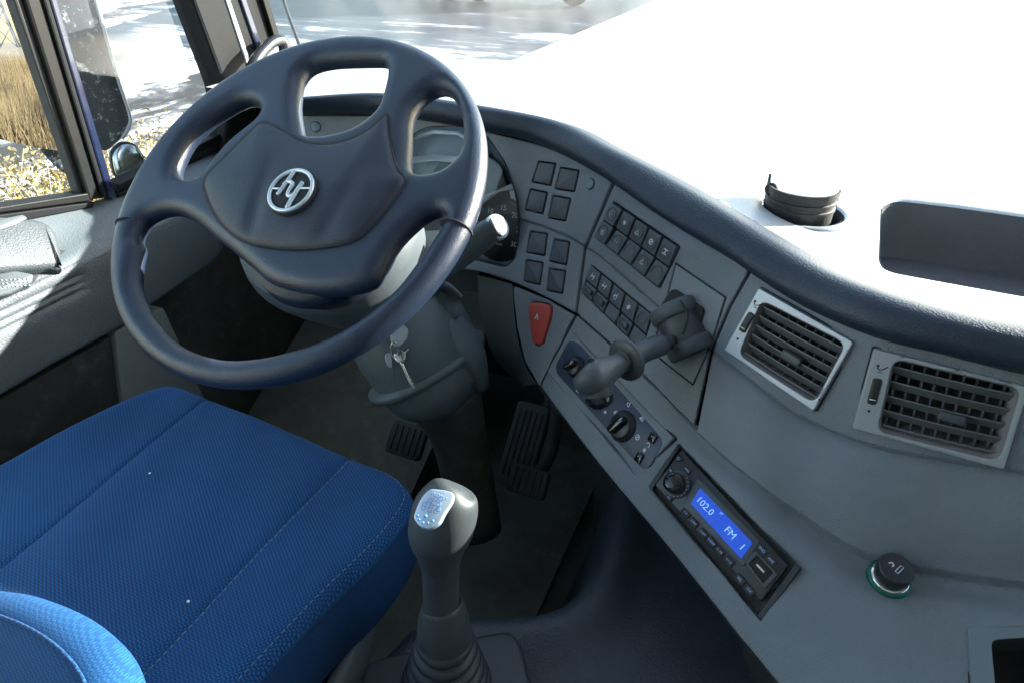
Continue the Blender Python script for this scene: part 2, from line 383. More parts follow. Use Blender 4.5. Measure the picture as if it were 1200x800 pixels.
def slab(pl, poly, h0, h1, bev=.0006, holes=(), dome=0):
    """prism on a plane with a rounded upper edge"""
    P = np.asarray(poly, float)
    if area(P) < 0: P = P[::-1]
    if holes or dome:
        hs = [np.asarray(q, float) for q in holes]; sz = np.ptp(P, axis=0).max(); st = sz / (16 if dome else 26)
        V, T, bl, d = fill([P] + hs, st, rings=(bev * .4, bev, bev * 1.2, bev * 2.2))
        k = np.clip(d / bev, 0, 1); h = h1 - bev * (1 - np.sqrt(np.clip(1 - (1 - k) ** 2, 0, 1)))
        if dome: h = h + dome * (1 - np.exp(-d / (sz * .12)))
        G = pl.g(V, h); Fc = [tuple(t) for t in T]; n = len(G); allV = [G]
        for L_ in bl:
            q = pl.g(V[L_], h0); allV.append(q); m = len(L_)
            for j in range(m): Fc.append((L_[j], n + j, n + (j + 1) % m, L_[(j + 1) % m]))
            n += m
        return np.concatenate(allV), Fc
    c = P.mean(0); m = len(P)
    t = np.roll(P, -1, 0) - np.roll(P, 1, 0); t /= np.linalg.norm(t, axis=1)[:, None] + 1e-12; nn = np.c_[-t[:, 1], t[:, 0]]
    V = np.concatenate([pl.g(P, h0), pl.g(P, h1 - bev), pl.g(P + nn * bev * .3, h1 - bev * .3), pl.g(P + nn * bev, h1)])
    Fc = []
    for k in range(3):
        for j in range(m): a, b = k * m + j, k * m + (j + 1) % m; Fc.append((a, b, b + m, a + m))
    Fc.append([3 * m + j for j in range(m)]); return V, Fc
def puff(pl, loops, T, r, step, back=True, top=None, rel=(.03, .12, .3, .6, 1.)):
    """rounded (inflated) body from an outline with holes; top(V2,h)->h modifies the front"""
    V, Tr, bl, d = fill(loops, step, rings=[r * k for k in rel])
    k = np.clip(d / r, 0, 1); h = T * np.sqrt(np.clip(1 - (1 - k) ** 2, 0, 1)); hf = top(V, h, d) if top else h
    A = pl.g(V, hf); Fc = [tuple(t) for t in Tr]
    if back:
        n = len(V); bs = set(i for L_ in bl for i in L_); Bk = pl.g(V, -h)
        mp = [i if i in bs else n + i for i in range(n)]
        Fc += [tuple(mp[i] for i in t[::-1]) for t in Tr]; A = np.concatenate([A, Bk])
    return A, Fc
def circ(c, r, n=32, r2=None, a0=0): a = np.linspace(0, 2 * math.pi, n, endpoint=False) + a0; return np.c_[c[0] + r * np.cos(a), c[1] + (r2 or r) * np.sin(a)]
def rect(c, w_, h_, r=0, rot=0):
    P = np.array([(-w_ / 2, -h_ / 2), (w_ / 2, -h_ / 2), (w_ / 2, h_ / 2), (-w_ / 2, h_ / 2)]); 
    if r: P = rpoly(P, r)
    cc, ss = math.cos(rot), math.sin(rot); return np.c_[P[:, 0] * cc - P[:, 1] * ss, P[:, 0] * ss + P[:, 1] * cc] + np.array(c)
def text(name, s, pl, ab, size, m, parent, h=.0004, rot=0, align='CENTER', thick=.0002, mirror=False):
    cu = bpy.data.curves.new(name, 'FONT'); cu.body = s; cu.size = size; cu.align_x = align; cu.align_y = 'CENTER'; cu.extrude = thick; cu.resolution_u = 2
    o = bpy.data.objects.new(name + '_c', cu); S.collection.objects.link(o); bpy.context.view_layer.update()
    me = bpy.data.meshes.new_from_object(o); bpy.data.objects.remove(o)
    V = np.array([v.co[:] for v in me.vertices]).reshape(-1, 3); Fc = [tuple(p.vertices) for p in me.polygons]
    cc, ss = math.cos(rot), math.sin(rot); q = np.c_[V[:, 0] * cc - V[:, 1] * ss, V[:, 0] * ss + V[:, 1] * cc] + np.array(ab)
    G = pl.g(q, V[:, 2] + h)
    return obj(name, (G, Fc), m, parent, smooth=False)
def symbol(pl, c, s, kind, h=.0004, rot=0):
    """small printed pictogram made of thin strokes"""
    t = []
    def st(P, w_=.14):
        P = np.asarray(P, float) * s; cc, ss = math.cos(rot), math.sin(rot); P = np.c_[P[:, 0] * cc - P[:, 1] * ss, P[:, 0] * ss + P[:, 1] * cc] + np.array(c)
        t.append(tube(pl.g(P, h), w_ * s * .5, 5))
    a = np.linspace(0, 2 * math.pi, 17)
    if kind == 0: st([(-.4, .3), (.4, .3)]); st([(-.4, -.3), (.4, -.3)]); st([(0, .3), (0, -.3)])
    if kind == 1: st([(-.3, -.35), (-.3, .35)]); st([(.3, -.35), (.3, .35)]); st([(-.3, 0), (.3, 0)])
    if kind == 2: st(np.c_[.35 * np.cos(a), .35 * np.sin(a)]); st([(-.1, -.1), (.15, .15)], .2)
    if kind == 3: st([(-.35, -.3), (0, .35), (.35, -.3), (-.35, -.3)])
    if kind == 4:
        for q in (0, 60, 120): st([(-.35 * math.cos(R(q)), -.35 * math.sin(R(q))), (.35 * math.cos(R(q)), .35 * math.sin(R(q)))])
    if kind == 5: st([(-.3, -.3), (-.3, .1), (0, .1)]); st([(.1, .35), (.1, -.1), (.35, -.1)]); st([(-.1, -.35), (.3, -.35)])
    if kind == 6: st([(-.35, -.2), (-.1, .25), (.3, .3), (.35, -.25), (-.35, -.2)]); st([(-.1, -.05), (.15, .05)])
    return join(*t)

# ================================================================ THE YARD (outside)
def ground_mat():
    m, t, b = nodes('yard_snow_and_mud'); N = t.nodes.new; L = t.links.new
    tc = N('ShaderNodeTexCoord'); mp = N('ShaderNodeMapping'); mp.inputs['Scale'].default_value = (1, .35, 1); mp.inputs['Rotation'].default_value = (0, 0, R(35)); L(tc.outputs['Object'], mp.inputs[0])
    n = N('ShaderNodeTexNoise'); n.inputs['Scale'].default_value = .55; n.inputs['Detail'].default_value = 12; n.inputs['Roughness'].default_value = .68; n.inputs['Distortion'].default_value = .6; L(mp.outputs[0], n.inputs['Vector'])
    cr = N('ShaderNodeValToRGB'); e = cr.color_ramp.elements; e[0].position = .43; e[0].color = (.05, .045, .040, 1); e[1].position = .52; e[1].color = (.78, .78, .80, 1)
    x = e.new(.48); x.color = (.16, .15, .145, 1); L(n.outputs['Fac'], cr.inputs[0]); L(cr.outputs[0], b.inputs['Base Color']); b.inputs['Roughness'].default_value = .7
    bp = N('ShaderNodeBump'); bp.inputs['Strength'].default_value = .8; bp.inputs['Distance'].default_value = .08; L(n.outputs['Fac'], bp.inputs['Height']); L(bp.outputs[0], b.inputs['Normal'])
    return m
def ground_shade_mat():  # shade on the ground as a dark colour, broken by pale snow streaks
    m, t, b = nodes('ground_shade_tone'); N = t.nodes.new; L = t.links.new
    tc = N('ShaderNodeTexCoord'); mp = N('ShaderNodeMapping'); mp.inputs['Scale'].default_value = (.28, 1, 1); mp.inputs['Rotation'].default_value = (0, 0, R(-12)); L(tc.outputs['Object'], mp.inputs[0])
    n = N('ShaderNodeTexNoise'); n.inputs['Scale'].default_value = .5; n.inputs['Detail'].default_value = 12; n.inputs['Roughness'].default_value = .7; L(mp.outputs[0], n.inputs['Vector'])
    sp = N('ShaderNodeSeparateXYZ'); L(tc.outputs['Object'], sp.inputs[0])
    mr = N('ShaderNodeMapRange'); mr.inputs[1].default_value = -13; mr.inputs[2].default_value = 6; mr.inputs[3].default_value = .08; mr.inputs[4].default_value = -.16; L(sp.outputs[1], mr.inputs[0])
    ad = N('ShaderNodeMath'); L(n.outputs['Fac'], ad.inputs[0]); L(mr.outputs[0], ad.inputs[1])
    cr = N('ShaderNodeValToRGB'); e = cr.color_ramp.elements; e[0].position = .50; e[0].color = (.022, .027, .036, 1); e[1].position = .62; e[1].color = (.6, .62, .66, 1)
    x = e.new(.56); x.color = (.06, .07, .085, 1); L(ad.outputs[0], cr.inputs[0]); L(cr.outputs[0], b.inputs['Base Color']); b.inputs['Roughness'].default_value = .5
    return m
G = -H0
obj('ground', (np.array([(-900, -900, G), (900, -900, G), (900, 900, G), (-900, 900, G)]), [(0, 1, 2, 3)]), ground_mat(), kind='structure', loc=(0, 0, G))
obj('ground_shade', (np.array([(-18, 12.5, G + .004), (-6.1, 12.5, G + .004), (-6.1, 75, G + .004), (-50, 75, G + .004)]), [(0, 1, 2, 3)]), ground_shade_mat(), kind='structure', loc=(-15, 25, G + .004))  # dark sheet ahead: the shade on the ground is put into its colour
obj('snow', (np.array([(-6.1, 1.9, G + .004), (60, 1.9, G + .004), (60, 140, G + .004), (-6.1, 140, G + .004)]), [(0, 1, 2, 3)]), mat('packed_snow', (.80, .80, .82), .7, var=.05, vscale=1.5), kind='structure', loc=(20, 40, G + .004))
# parked lorry ahead, only the foot of its front wheel reaches into the frame
LT = thing('parked_truck', 'dark lorry parked on the shaded ground far ahead, only the bottom of a pale-rimmed wheel showing', 'truck', (-8.4, 25.2, G))
def lorry_wheel(x, y):
    c = np.array([x, y, G + .55]); ax = (0, -1, 0)
    wv = obj('wheel', lathe(c, ax, [(.30, .02), (.33, .13), (.40, .15), (.52, .13), (.55, .06), (.55, -.12), (.5, -.15), (.3, -.15)], 40, cap=False), M['tyre'], LT)
    obj('rim', lathe(c, ax, [(.31, .11), (.29, .10), (.26, .03), (.13, .03), (.11, .10), (.04, .11)], 40), M['rim'], wv)
for q in (-8.4, -12.2, -13.5): lorry_wheel(q, 24.9)
obj('chassis', box((-11, 25.9, G + .95), (8.2, 1.0, .3)), M['truckb'], LT, smooth=False)
obj('body', box((-12.2, 26.2, G + 2.3), (5.6, 2.4, 2.2)), M['truckb'], LT, smooth=False)
obj('cab', join(box((-8.2, 26.2, G + 1.9), (1.9, 2.4, 1.5)), box((-8.4, 26.2, G + 3.0), (1.5, 2.3, .75))), M['truckb'], LT, smooth=False)
obj('bumper', box((-7.1, 26.2, G + .75), (.25, 2.4, .35)), M['truckb'], LT, smooth=False)

# bush with yellow leaves below the side window
def bush(name, c, n, h, rad, label, mats, group=None):
    t = thing(name, label, 'bush', c, group); V = []; Fc = []; tw = []
    V2 = []; F2 = []
    for i in range(n):
        a = rng.uniform(0, 2 * math.pi); rr = rad * math.sqrt(rng.uniform(0, 1)); top = h * rng.uniform(.6, 1.05) * (1 - .35 * rr / rad)
        p0 = np.array(c) + [rr * .35 * math.cos(a), rr * .35 * math.sin(a), 0]; p2 = np.array(c) + [rr * math.cos(a), rr * math.sin(a), top]
        p1 = (p0 + p2) / 2 + rng.normal(0, .08, 3); pp = crom([p0, p1, p2], 4); tw.append(tube(pp, np.linspace(.012, .003, len(pp)), 4))
        for k in range(110):
            s = rng.uniform(.25, 1); q = pp[int(s * (len(pp) - 1))] + rng.normal(0, .12, 3); L_ = rng.uniform(.014, .034)
            u = nrm(rng.normal(0, 1, 3)); v = nrm(np.cross(u, rng.normal(0, 1, 3))); W_, G_ = (V, Fc) if rng.random() < .62 else (V2, F2); b0 = len(W_)
            W_ += [q - u * L_, q + v * L_ * .45 + u * L_ * .1, q + u * L_, q - v * L_ * .45]; G_.append((b0, b0 + 1, b0 + 2, b0 + 3))
    obj('branches', join(*tw), M['twig'], t); 
    f1 = obj('foliage', (V, Fc), M[mats[0]], t, smooth=False); f1['kind'] = 'stuff'
    f2 = obj('foliage', (V2, F2), M[mats[1]], t, smooth=False); f2['kind'] = 'stuff'
bush('bush', (-4.3, 2.75, G), 90, 1.45, 1.1, 'yellow leaved bush seen through the side window under the big mirror', ('leafy', 'leafp'))
bush('bush', (-5.6, 2.0, G), 80, 1.6, 1.2, 'pale straw coloured bush at the left edge of the side window', ('leafp', 'leafy'))
bush('bush', (-6.3, 4.3, G), 60, 1.0, 1.0, 'low yellow bush nearest the window post, behind the mirror', ('leafy', 'leafp'))
# dry grass behind the truck, which the mirror shows
V = []; Fc = []
for i in range(26000):
    y = -13 - 50 * rng.random() ** 1.5; x = rng.uniform(-.30, .02) * abs(y) - 1.0; hh = rng.uniform(.7, 1.5) * (1.1 + .3 * math.sin(x * 1.7) * math.sin(y * .6)); p = np.array([x, y, G]); le = rng.normal(0, .16, 2); wd = rng.uniform(.010, .03)
    b0 = len(V); V += [p + [-wd, 0, 0], p + [wd, 0, 0], p + [le[0], le[1], hh]]; Fc.append((b0, b0 + 1, b0 + 2))
obj('dry_grass', (V, Fc), M['straw'], smooth=False, kind='stuff', label='tall dry grass growing in the field behind the truck', cat='grass', loc=(-4, -12, G))
V = []; Fc = []
for i in range(16000):
    y = -13 - 28 * rng.random() ** 1.4; x = rng.uniform(-.30, .02) * abs(y) - 1.0; hh = rng.uniform(.4, 1.2) * (1 + .9 * math.sin(x * .9) * math.sin(y * .5 + x * .3)); p = np.array([x, y, G]); le = rng.normal(0, .25, 2); wd = rng.uniform(.012, .04)
    b0 = len(V); V += [p + [-wd, 0, 0], p + [wd, 0, 0], p + [le[0], le[1], max(.3, hh)]]; Fc.append((b0, b0 + 1, b0 + 2))
obj('reeds', (V, Fc), mat('reed_brown', (.12, .085, .04), .9, var=.3), smooth=False, kind='stuff', label='dark brown reed clumps among the dry grass behind the truck', cat='reeds', loc=(-4, -12, G))
m_, t_, b_ = nodes('stubble_field'); b_.inputs['Base Color'].default_value = (.50, .36, .24, 1); b_.inputs['Roughness'].default_value = .9
n_ = t_.nodes.new('ShaderNodeTexNoise'); n_.inputs['Scale'].default_value = .4; n_.inputs['Detail'].default_value = 10; c_ = t_.nodes.new('ShaderNodeValToRGB'); c_.color_ramp.elements[0].color = (.34, .25, .15, 1); c_.color_ramp.elements[1].color = (.55, .44, .32, 1)
tc_ = t_.nodes.new('ShaderNodeTexCoord'); t_.links.new(tc_.outputs['Object'], n_.inputs['Vector']); t_.links.new(n_.outputs['Fac'], c_.inputs[0]); t_.links.new(c_.outputs[0], b_.inputs['Base Color'])
obj('field', (np.array([(-500, -800, G + .004), (400, -800, G + .004), (400, -5, G + .004), (-500, -5, G + .004)]), [(0, 1, 2, 3)]), m_, kind='structure', loc=(0, -100, G + .004))
def pylon(x, y, hgt, label):
    t = thing('pylon', label, 'pylon', (x, y, G), 'pylons behind the field'); tb = []; b0 = hgt * .11
    cs = [(-1, -1), (1, -1), (1, 1), (-1, 1)]; lv = [0, .25, .45, .62, .78, .9, 1]; wd = [1, .72, .52, .38, .3, .22, .08]
    P = [[np.array([x + b0 * w_ * a, y + b0 * w_ * b, G + hgt * l]) for a, b in cs] for l, w_ in zip(lv, wd)]
    for i in range(len(lv) - 1):
        for j in range(4): tb.append(tube([P[i][j], P[i + 1][j]], .35, 4)); tb.append(tube([P[i][j], P[i + 1][(j + 1) % 4]], .2, 4))
    obj('mast', join(*tb), M['pylon'], t)
    for l in (.72, .86): obj('crossarm', tube([[x - hgt * .2, y, G + hgt * l], [x, y, G + hgt * (l + .03)], [x + hgt * .2, y, G + hgt * l]], .3, 4), M['pylon'], t)
pylon(-40, -300, 27, 'lattice pylon reflected in the mirror, the nearer and taller one'); pylon(-66, -430, 30, 'lattice pylon reflected in the mirror, the farther and smaller one')

# ================================================================ CAB SHELL
FL = -1.05
obj('floor', box((-.1, .3, FL - .02), (2.1, 2.4, .04)), M['floor'], kind='structure', smooth=False)
roof = obj('roof', join(box((-.0, .02, .80), (2.16, 1.76, .05)), box((0, .93, .76), (2.16, .1, .1))), M['roof'], kind='structure', smooth=False)
obj('rear_wall', box((0, -.86, -.15), (2.16, .05, 1.9)), M['roof'], kind='structure', smooth=False)
obj('front_wall', box((0, 1.34, -1.02), (2.16, .05, 1.32)), M['mat2'], kind='structure', smooth=False)
obj('left_wall', box((-1.035, .55, -.85), (.04, 1.6, .66)), M['floor'], kind='structure', smooth=False)
# right-hand side (behind the photographer, shades the cab)
RD = thing('passenger_door', 'grey passenger door with its window, on the side of the photographer', 'door', (1.04, .3, FL))
obj('door_panel', box((1.04, .3, -.75), (.06, 2.2, .8)), M['doors'], RD, smooth=False)
obj('window_frame', join(box((1.04, -.35, .2), (.06, .9, 1.15)), box((1.04, .3, .74), (.06, 2.2, .1))), M['rubber'], RD, smooth=False)
obj('window', box((1.04, .62, .16), (.006, 1.0, 1.04)), M['glass'], RD, smooth=False)

XW = -1.0
def xpoly(P, x, th, name, m, parent, r=0, step=None, smooth=False, bev=.002, holes=()):
    """outline read off at the vertical plane x, with thickness th towards the outside"""
    Q = Pl(np.array([x, .6, -.3]), (1, 0, 0), (0, 1, 0)); q = Q.loc(P)
    if r: q = rpoly(q, r)
    return obj(name, slab(Q, q, -th, 0, bev, holes=[Q.loc(h_) for h_ in holes]), m, parent, smooth=smooth)
DD = thing('driver_door', 'grey driver door with black ribbed vents, pull handle and window above, left of the wheel', 'door', (-.95, .3, FL))
xd = -.92
QD = Pl(np.array([xd, .6, -.45]), (1, 0, 0), (0, 1, 0))
pan = QD.loc([(-160, 425), (0, 353), (130, 288), (222, 242), (250, 250), (263, 272), (265, 290), (255, 306), (135, 389), (60, 430), (0, 466), (-160, 570)])
def door_top(V, h, d):
    # three pressed grooves
    for (a, b) in (((-160, 442), (95, 323)), ((-160, 457), (97, 331.5)), ((-160, 470), (98, 340))):
        p = QD.loc([a, b]); u = p[1] - p[0]; L2 = u @ u; q = V - p[0]; t = np.clip(q @ u / L2, 0, 1); dd = np.sqrt(((q - t[:, None] * u) ** 2).sum(1)); h = h - .004 * np.exp(-(dd / .0030) ** 2)
    return h
ex = []
for (a, b) in (((-160, 442), (95, 323)), ((-160, 457), (97, 331.5)), ((-160, 470), (98, 340))):
    p = QD.loc([a, b]); u = nrm(p[1] - p[0]); nn = np.array([-u[1], u[0]])
    for o_ in (-.004, -.002, 0, .002, .004):
        for s in np.arange(0, np.linalg.norm(p[1] - p[0]), .004): ex.append(p[0] + u * s + nn * o_)
V_, T_, bl_, d_ = fill([rpoly(pan, [0, 0, 0, .02, .02, .02, .02, .02, .01, .01, 0, 0])], .012, rings=(.001, .004, .008), extra=ex, clear=.010)
k_ = np.clip(d_ / .008, 0, 1); h_ = door_top(V_, -.008 * (1 - np.sqrt(1 - (1 - k_) ** 2)), d_)
n_ = len(V_); A_ = QD.g(V_, h_); L_ = bl_[0]; sk_ = QD.g(V_[L_], -.06)
obj('door_panel', (np.concatenate([A_, sk_]), [tuple(t) for t in T_] + [(L_[j], n_ + j, n_ + (j + 1) % len(L_), L_[(j + 1) % len(L_)]) for j in range(len(L_))]), M['door'], DD, smooth=True)
# sill: from the lip to the window base, a lofted shelf with a step and the finger well of the handle
def strip(rows, name, m, parent, sub=5, **kw):
    rows = [crom(r, sub) for r in rows]; n = len(rows[0]); Vv = np.concatenate(rows); Fc = []
    for i in range(len(rows) - 1):
        for j in range(n - 1): Fc.append((i * n + j, i * n + j + 1, (i + 1) * n + j + 1, (i + 1) * n + j))
    return obj(name, (Vv, Fc), m, parent, **kw)
lip = [at_x(*p, xd - .004) for p in [(-160, 426), (0, 353.5), (60, 323), (130, 288), (180, 263), (222, 242), (262, 222), (300, 203)]]
mid = [at_x(*p, -.955) for p in [(-160, 395), (0, 335), (60, 302), (125, 262), (170, 235), (215, 214), (255, 192), (300, 172)]]
back = [at_x(*p, XW) for p in [(-160, 300), (0, 266), (50, 256), (112, 243), (165, 222), (215, 196), (262, 178), (300, 160)]]
fin = [at_x(*p, XW - .012) for p in [(-160, 290), (0, 258), (50, 249), (112, 236), (165, 214), (215, 190), (262, 172), (300, 155)]]
lipd = [np.array(p) + [0.0, 0, -.01] for p in lip]
strip([lipd, lip, [(a * .6 + b * .4) + np.array([0, 0, .006]) for a, b in zip(lip, mid)], mid, [(a * .5 + b * .5) + np.array([0, 0, .004]) for a, b in zip(mid, back)], back, fin], 'sill_trim', M['doors'], DD)
# handle well and pull handle
QS = Pl.quad([at_x(0, 262, -.99), at_x(60, 262, -.985), at_x(98, 322, -.925), at_x(0, 350, -.925)])
well = QS.loc([(-60, 352), (0, 346), (28, 342), (97, 316), (84, 298), (62, 292), (40, 300), (-60, 320)])
obj('handle_well', slab(QS, rpoly(well, .006), .002, .0045, .001), M['gap'], DD)
arm = rpoly(QS.loc([(-60, 262), (0, 264), (40, 267), (57, 277), (65, 300), (67, 327), (50, 323), (0, 328), (-60, 338)]), [0, 0, .012, .012, .012, .004, .004, 0, 0])
obj('armrest_block', slab(QS, arm, .002, .026, .009), mat('armrest_vinyl', (.060, .072, .080), .5, grain=.8, gscale=400), DD)
QH = Pl(QS.g(QS.loc([(8, 330)]), .033)[0], QS.n + np.array([.2, -.3, .1]), QS.x)
hd = obj('pull_handle', slab(QH, rpoly(QH.loc([(-60, 330), (-10, 322), (18, 317), (40, 321), (38, 332), (12, 345), (-60, 362)]), .004), -.012, .0, .003), M['column'], DD)
dv = [lathe(QH.g(QH.loc([(x, y)]), .0)[0], QH.n, [(.0013, 0), (.0010, .0006), (.0002, .0008)], 8) for x, y in [(a + b * 1.2, 328 + b * 4 - a * .07 + 1) for a in range(-8, 36, 5) for b in range(0, 3)]]
obj('grip_dots', join(*dv), M['silverp'], hd, kind='stuff')
obj('switch_plate', slab(QS, rpoly(QS.loc([(-60, 288), (0, 268), (18, 264), (24, 268), (10, 276), (-60, 300)]), .003), .024, .0285, .001), M['column'], DD)
# lower door: black map pocket, kick trim
xpoly([(-160, 575), (0, 468), (134, 392), (146, 470), (60, 560), (-160, 760)], -.94, .03, 'map_pocket', M['pocket'], DD, bev=.003)
xpoly([(134, 390), (192, 360), (242, 470), (150, 560), (144, 470)], -.93, .05, 'kick_trim', M['kick'], DD, bev=.004, r=.008)
# window post and frame
def bar(P0, P1, w_, d, x, name, m, parent, off=0, zc=0):
    a, b = at_x(*P0, x), at_x(*P1, x); return tube([a, b], 1, 4)
def post(name, L0, L1, R0, R1, x, th, m, parent, bev=.002): return xpoly([L0, R0, R1, L1], x, th, name, m, parent, bev=bev)
post('window_post', (20.4, 0 - 30), (104.5, 235), (42, -30), (120, 232), XW + .004, .03, M['rubber'], DD, .004)
post('post_trim', (42, -30), (120.5, 233), (49.5, -30), (127, 232), XW + .009, .03, M['pillar'], DD, .003)
post('post_trim', (49.7, -30), (127.2, 233), (59, -30), (137, 231), XW + .002, .03, M['navyp'], DD, .003)
post('window_seal', (7, -30), (98, 238), (19.8, -30), (104, 235), XW - .004, .02, M['blackm'], DD, .003)
xpoly([(-160, 262), (-160, 276), (0, 250), (110, 235.5), (108, 226), (0, 243)], XW + .003, .03, 'window_seal', M['rubber'], DD)
xpoly([(-160, 277.5), (-160, 291), (0, 265), (110, 243), (110, 237), (0, 252)], XW + .001, .03, 'window_seal', M['pillar'], DD)
xpoly([(139, 216), (200, 187), (268, 153), (268, 163), (200, 197), (139, 225)], XW + .003, .03, 'window_seal', M['rubber'], DD)
xpoly([(139, 227), (200, 199), (268, 165), (268, 171), (200, 205), (139, 232)], XW + .001, .03, 'window_seal', M['pillar'], DD)
Qg = Pl(np.array([XW - .02, .6, 0]), (1, 0, 0), (0, 1, 0))
def flatpoly(Q, P3): P3 = np.asarray(P3); return (P3, [tuple(range(len(P3)))])
obj('window_pane', slab(Qg, np.concatenate([Qg.loc([(-160, 268), (105, 234)]), [(.10, .78), (-.8, .78)]])[[0, 1, 2, 3]], -.004, 0, .0005), M['glass'], DD, smooth=False)
obj('window_pane', slab(Qg, np.concatenate([Qg.loc([(136, 228), (268, 165)]), [(.40, .78), (.10, .78)]]), -.004, 0, .0005), M['glass'], DD, smooth=False)
# A pillar
AP = thing('windscreen_pillar', 'black pillar between the side window and the windscreen, behind the top of the wheel', 'pillar', (-.98, 1.0, -.4))
xpoly([(216, -30), (263, 100), (268, 125), (262, 180), (268, 200), (300, 190), (318, 150), (322, 60), (298, -30)], -.985, .05, 'pillar_trim', M['pillar'], AP, bev=.006)
xpoly([(255, -30), (291, 80), (296, 78), (260, -30)], -.982, .02, 'trim_strip', M['silverp'], AP)
xpoly([(272, -30), (303, 60), (309, 58), (279, -30)], -.980, .02, 'trim_strip', M['navyp'], AP)
xpoly([(299, -30), (322, 45), (328, 42), (306, -30)], -.975, .05, 'pillar_seal', M['rubber'], AP)
hp = [at_x(*p, -.95) for p in [(292, 92), (298, 74), (310, 58), (321, 49), (330, 48), (334, 58), (335, 75)]]
obj('grab_handle', tube(hp, [.011, .011, .010, .010, .011, .012, .012], 14, sub=5), M['black'], AP)
obj('handle_plate', slab(Pl(at_x(312, 66, -.965), (1, -.5, .3), (0, 1, 0)), circ((0, 0), .022, 24, .015), -.004, .004, .002), M['chrome'], AP)
# windscreen
WB = [(-1.0, 1.10), (-.9, 1.20), (-.6, 1.29), (0, 1.33), (.6, 1.29), (.9, 1.20), (1.0, 1.10)]
cb = crom(np.array([(x, y, -.335) for x, y in WB]), 6); ct = crom(np.array([(x * .97, y - .22, .76) for x, y in WB]), 6)
nw = len(cb)
obj('windscreen', (np.concatenate([cb, ct]), [(j, j + 1, nw + j + 1, nw + j) for j in range(nw - 1)]), M['wind'], label='wide curved windscreen with dirt streaks rising from the dash top', cat='windscreen', loc=(0, 1.2, -.31))
WP = thing('wiper', 'thin black wiper arm standing in front of the windscreen beside the pillar', 'wiper', (-.75, 1.36, -.3))
wa = [at_t(*p, 1.62) for p in [(322, -45), (332, 0), (343, 32), (354, 62)]]
obj('wiper_arm', tube(wa, .0045, 8, sub=4), M['black'], WP); obj('pivot', lathe(wa[-1] - np.array([0, 0, .02]), (0, 0, 1), [(.014, 0), (.014, .02), (.008, .03)], 16), M['black'], WP)
# exterior mirrors
dm = nrm(ray(18, 47)); rm = nrm(np.array([-.12, -1, 0.0])); nm = nrm(rm - dm); om = at_x(30, 110, -1.42)
MQ = Pl(om, nm, (0, 1, 0) if abs(nm[1]) < .9 else (1, 0, 0)); 
EM = thing('exterior_mirror', 'large rounded mirror outside the side window showing dry grass and sky', 'mirror', om)
mp_ = [(-260, -160), (-260, 60), (-150, 128), (-60, 153), (0, 164), (45, 174), (84, 179), (104, 170), (100, 130), (60, -20), (30, -160)]
mo = rpoly(MQ.loc(mp_), .02)
obj('mirror_glass', slab(MQ, mo, -.004, .0, .0006), M['mirror'], EM, smooth=False)
c0 = mo.mean(0); obj('housing', slab(MQ, c0 + (mo - c0) * 1.02 + np.array([0, 0]), -.07, -.0045, .004), M['rubber'], EM)
obj('lower_bracket', tube([at_x(52, 172, -1.44), at_x(75, 190, -1.44), at_x(100, 202, -1.44), at_x(125, 205, -1.43)], [.014, .022, .022, .012], 12, sub=4, squash=(.9, .5)), M['worn'], EM)
E2 = thing('wide_angle_mirror', 'scuffed dark mirror housing with worn edge, right of the window post', 'mirror', at_x(130, 90, -1.2))
Q2 = Pl(at_x(120, 90, -1.22), (1, -.55, .1), (0, 1, 0))
h2 = rpoly(Q2.loc([(20, -60), (92, -60), (112, 0), (139, 96), (153, 141), (143, 163), (126, 178), (100, 172), (60, 100)]), .008)
obj('housing', slab(Q2, h2, -.04, 0, .006), M['worn'], E2); 
obj('edge_trim', tube(Q2.g(Q2.loc([(92, -60), (112, 0), (139, 96), (153, 141), (143, 163)]), .001), .0035, 8, sub=3), M['silverp'], E2)
E3 = thing('kerb_mirror', 'small round scratched mirror below the scuffed housing', 'mirror', at_x(150, 190, -1.15))
Q3 = Pl(at_x(150, 188, -1.16), (1, -.6, .2), (0, 1, 0))
h3 = rpoly(Q3.loc([(128, 180), (142, 166), (158, 168), (170, 184), (173, 203), (160, 214), (134, 212)]), .02)
obj('housing', slab(Q3, h3, -.03, 0, .003), M['rubber'], E3); c3 = h3.mean(0)
obj('mirror_glass', slab(Q3, c3 + (h3 - c3) * .9, .0005, .002, .0005, dome=.004), mat('scratched_mirror', (.5, .52, .52), .12, metal=1, wear=45, wearcol=(.75, .75, .72)), E3)

# ================================================================ DASHBOARD
RA = [(354, 115), (448, 111), (567, 127), (651, 145), (705, 173), (774, 209), (850, 254), (900, 284), (960, 320), (1030, 348), (1110, 372), (1200, 391), (1340, 408)]
RB = [(354, 135), (448, 135), (575, 155), (640, 172), (708, 207), (780, 256), (850, 298), (897, 330), (950, 362), (1025, 394), (1105, 414), (1200, 437), (1340, 458)]
RC = [(352, 240), (450, 245), (565, 250), (625, 260), (690, 290), (768, 355), (833, 407), (890, 452), (945, 489), (1020, 519), (1110, 537), (1200, 551), (1340, 575)]
RD_ = [(350, 300), (455, 315), (560, 319), (602, 332), (672, 368), (754, 440), (820, 509), (882, 561), (940, 602), (1016, 647), (1110, 668), (1200, 681), (1350, 700)]
RE = [(340, 330), (465, 340), (562, 345), (600, 400), (631, 453), (702, 545), (779, 638), (840, 715), (885, 770), (960, 850), (1110, 900), (1220, 930), (1400, 950)]
zA = [k * .92 for k in (-.265, -.26, -.26, -.27, -.28, -.295, -.31, -.32, -.33, -.33, -.33, -.33, -.33)]
AZ = [0, -8, -25, -38, -45, -48, -47, -44, -36, -22, -8, 0, 0]
eCD = [27] * 5 + [31, 31, 31, 31, 31, 31, 31, 31]; eDE = [25] * 4 + [28, 30, 32, 42, 54, 62, 66, 66, 66]
cols = []
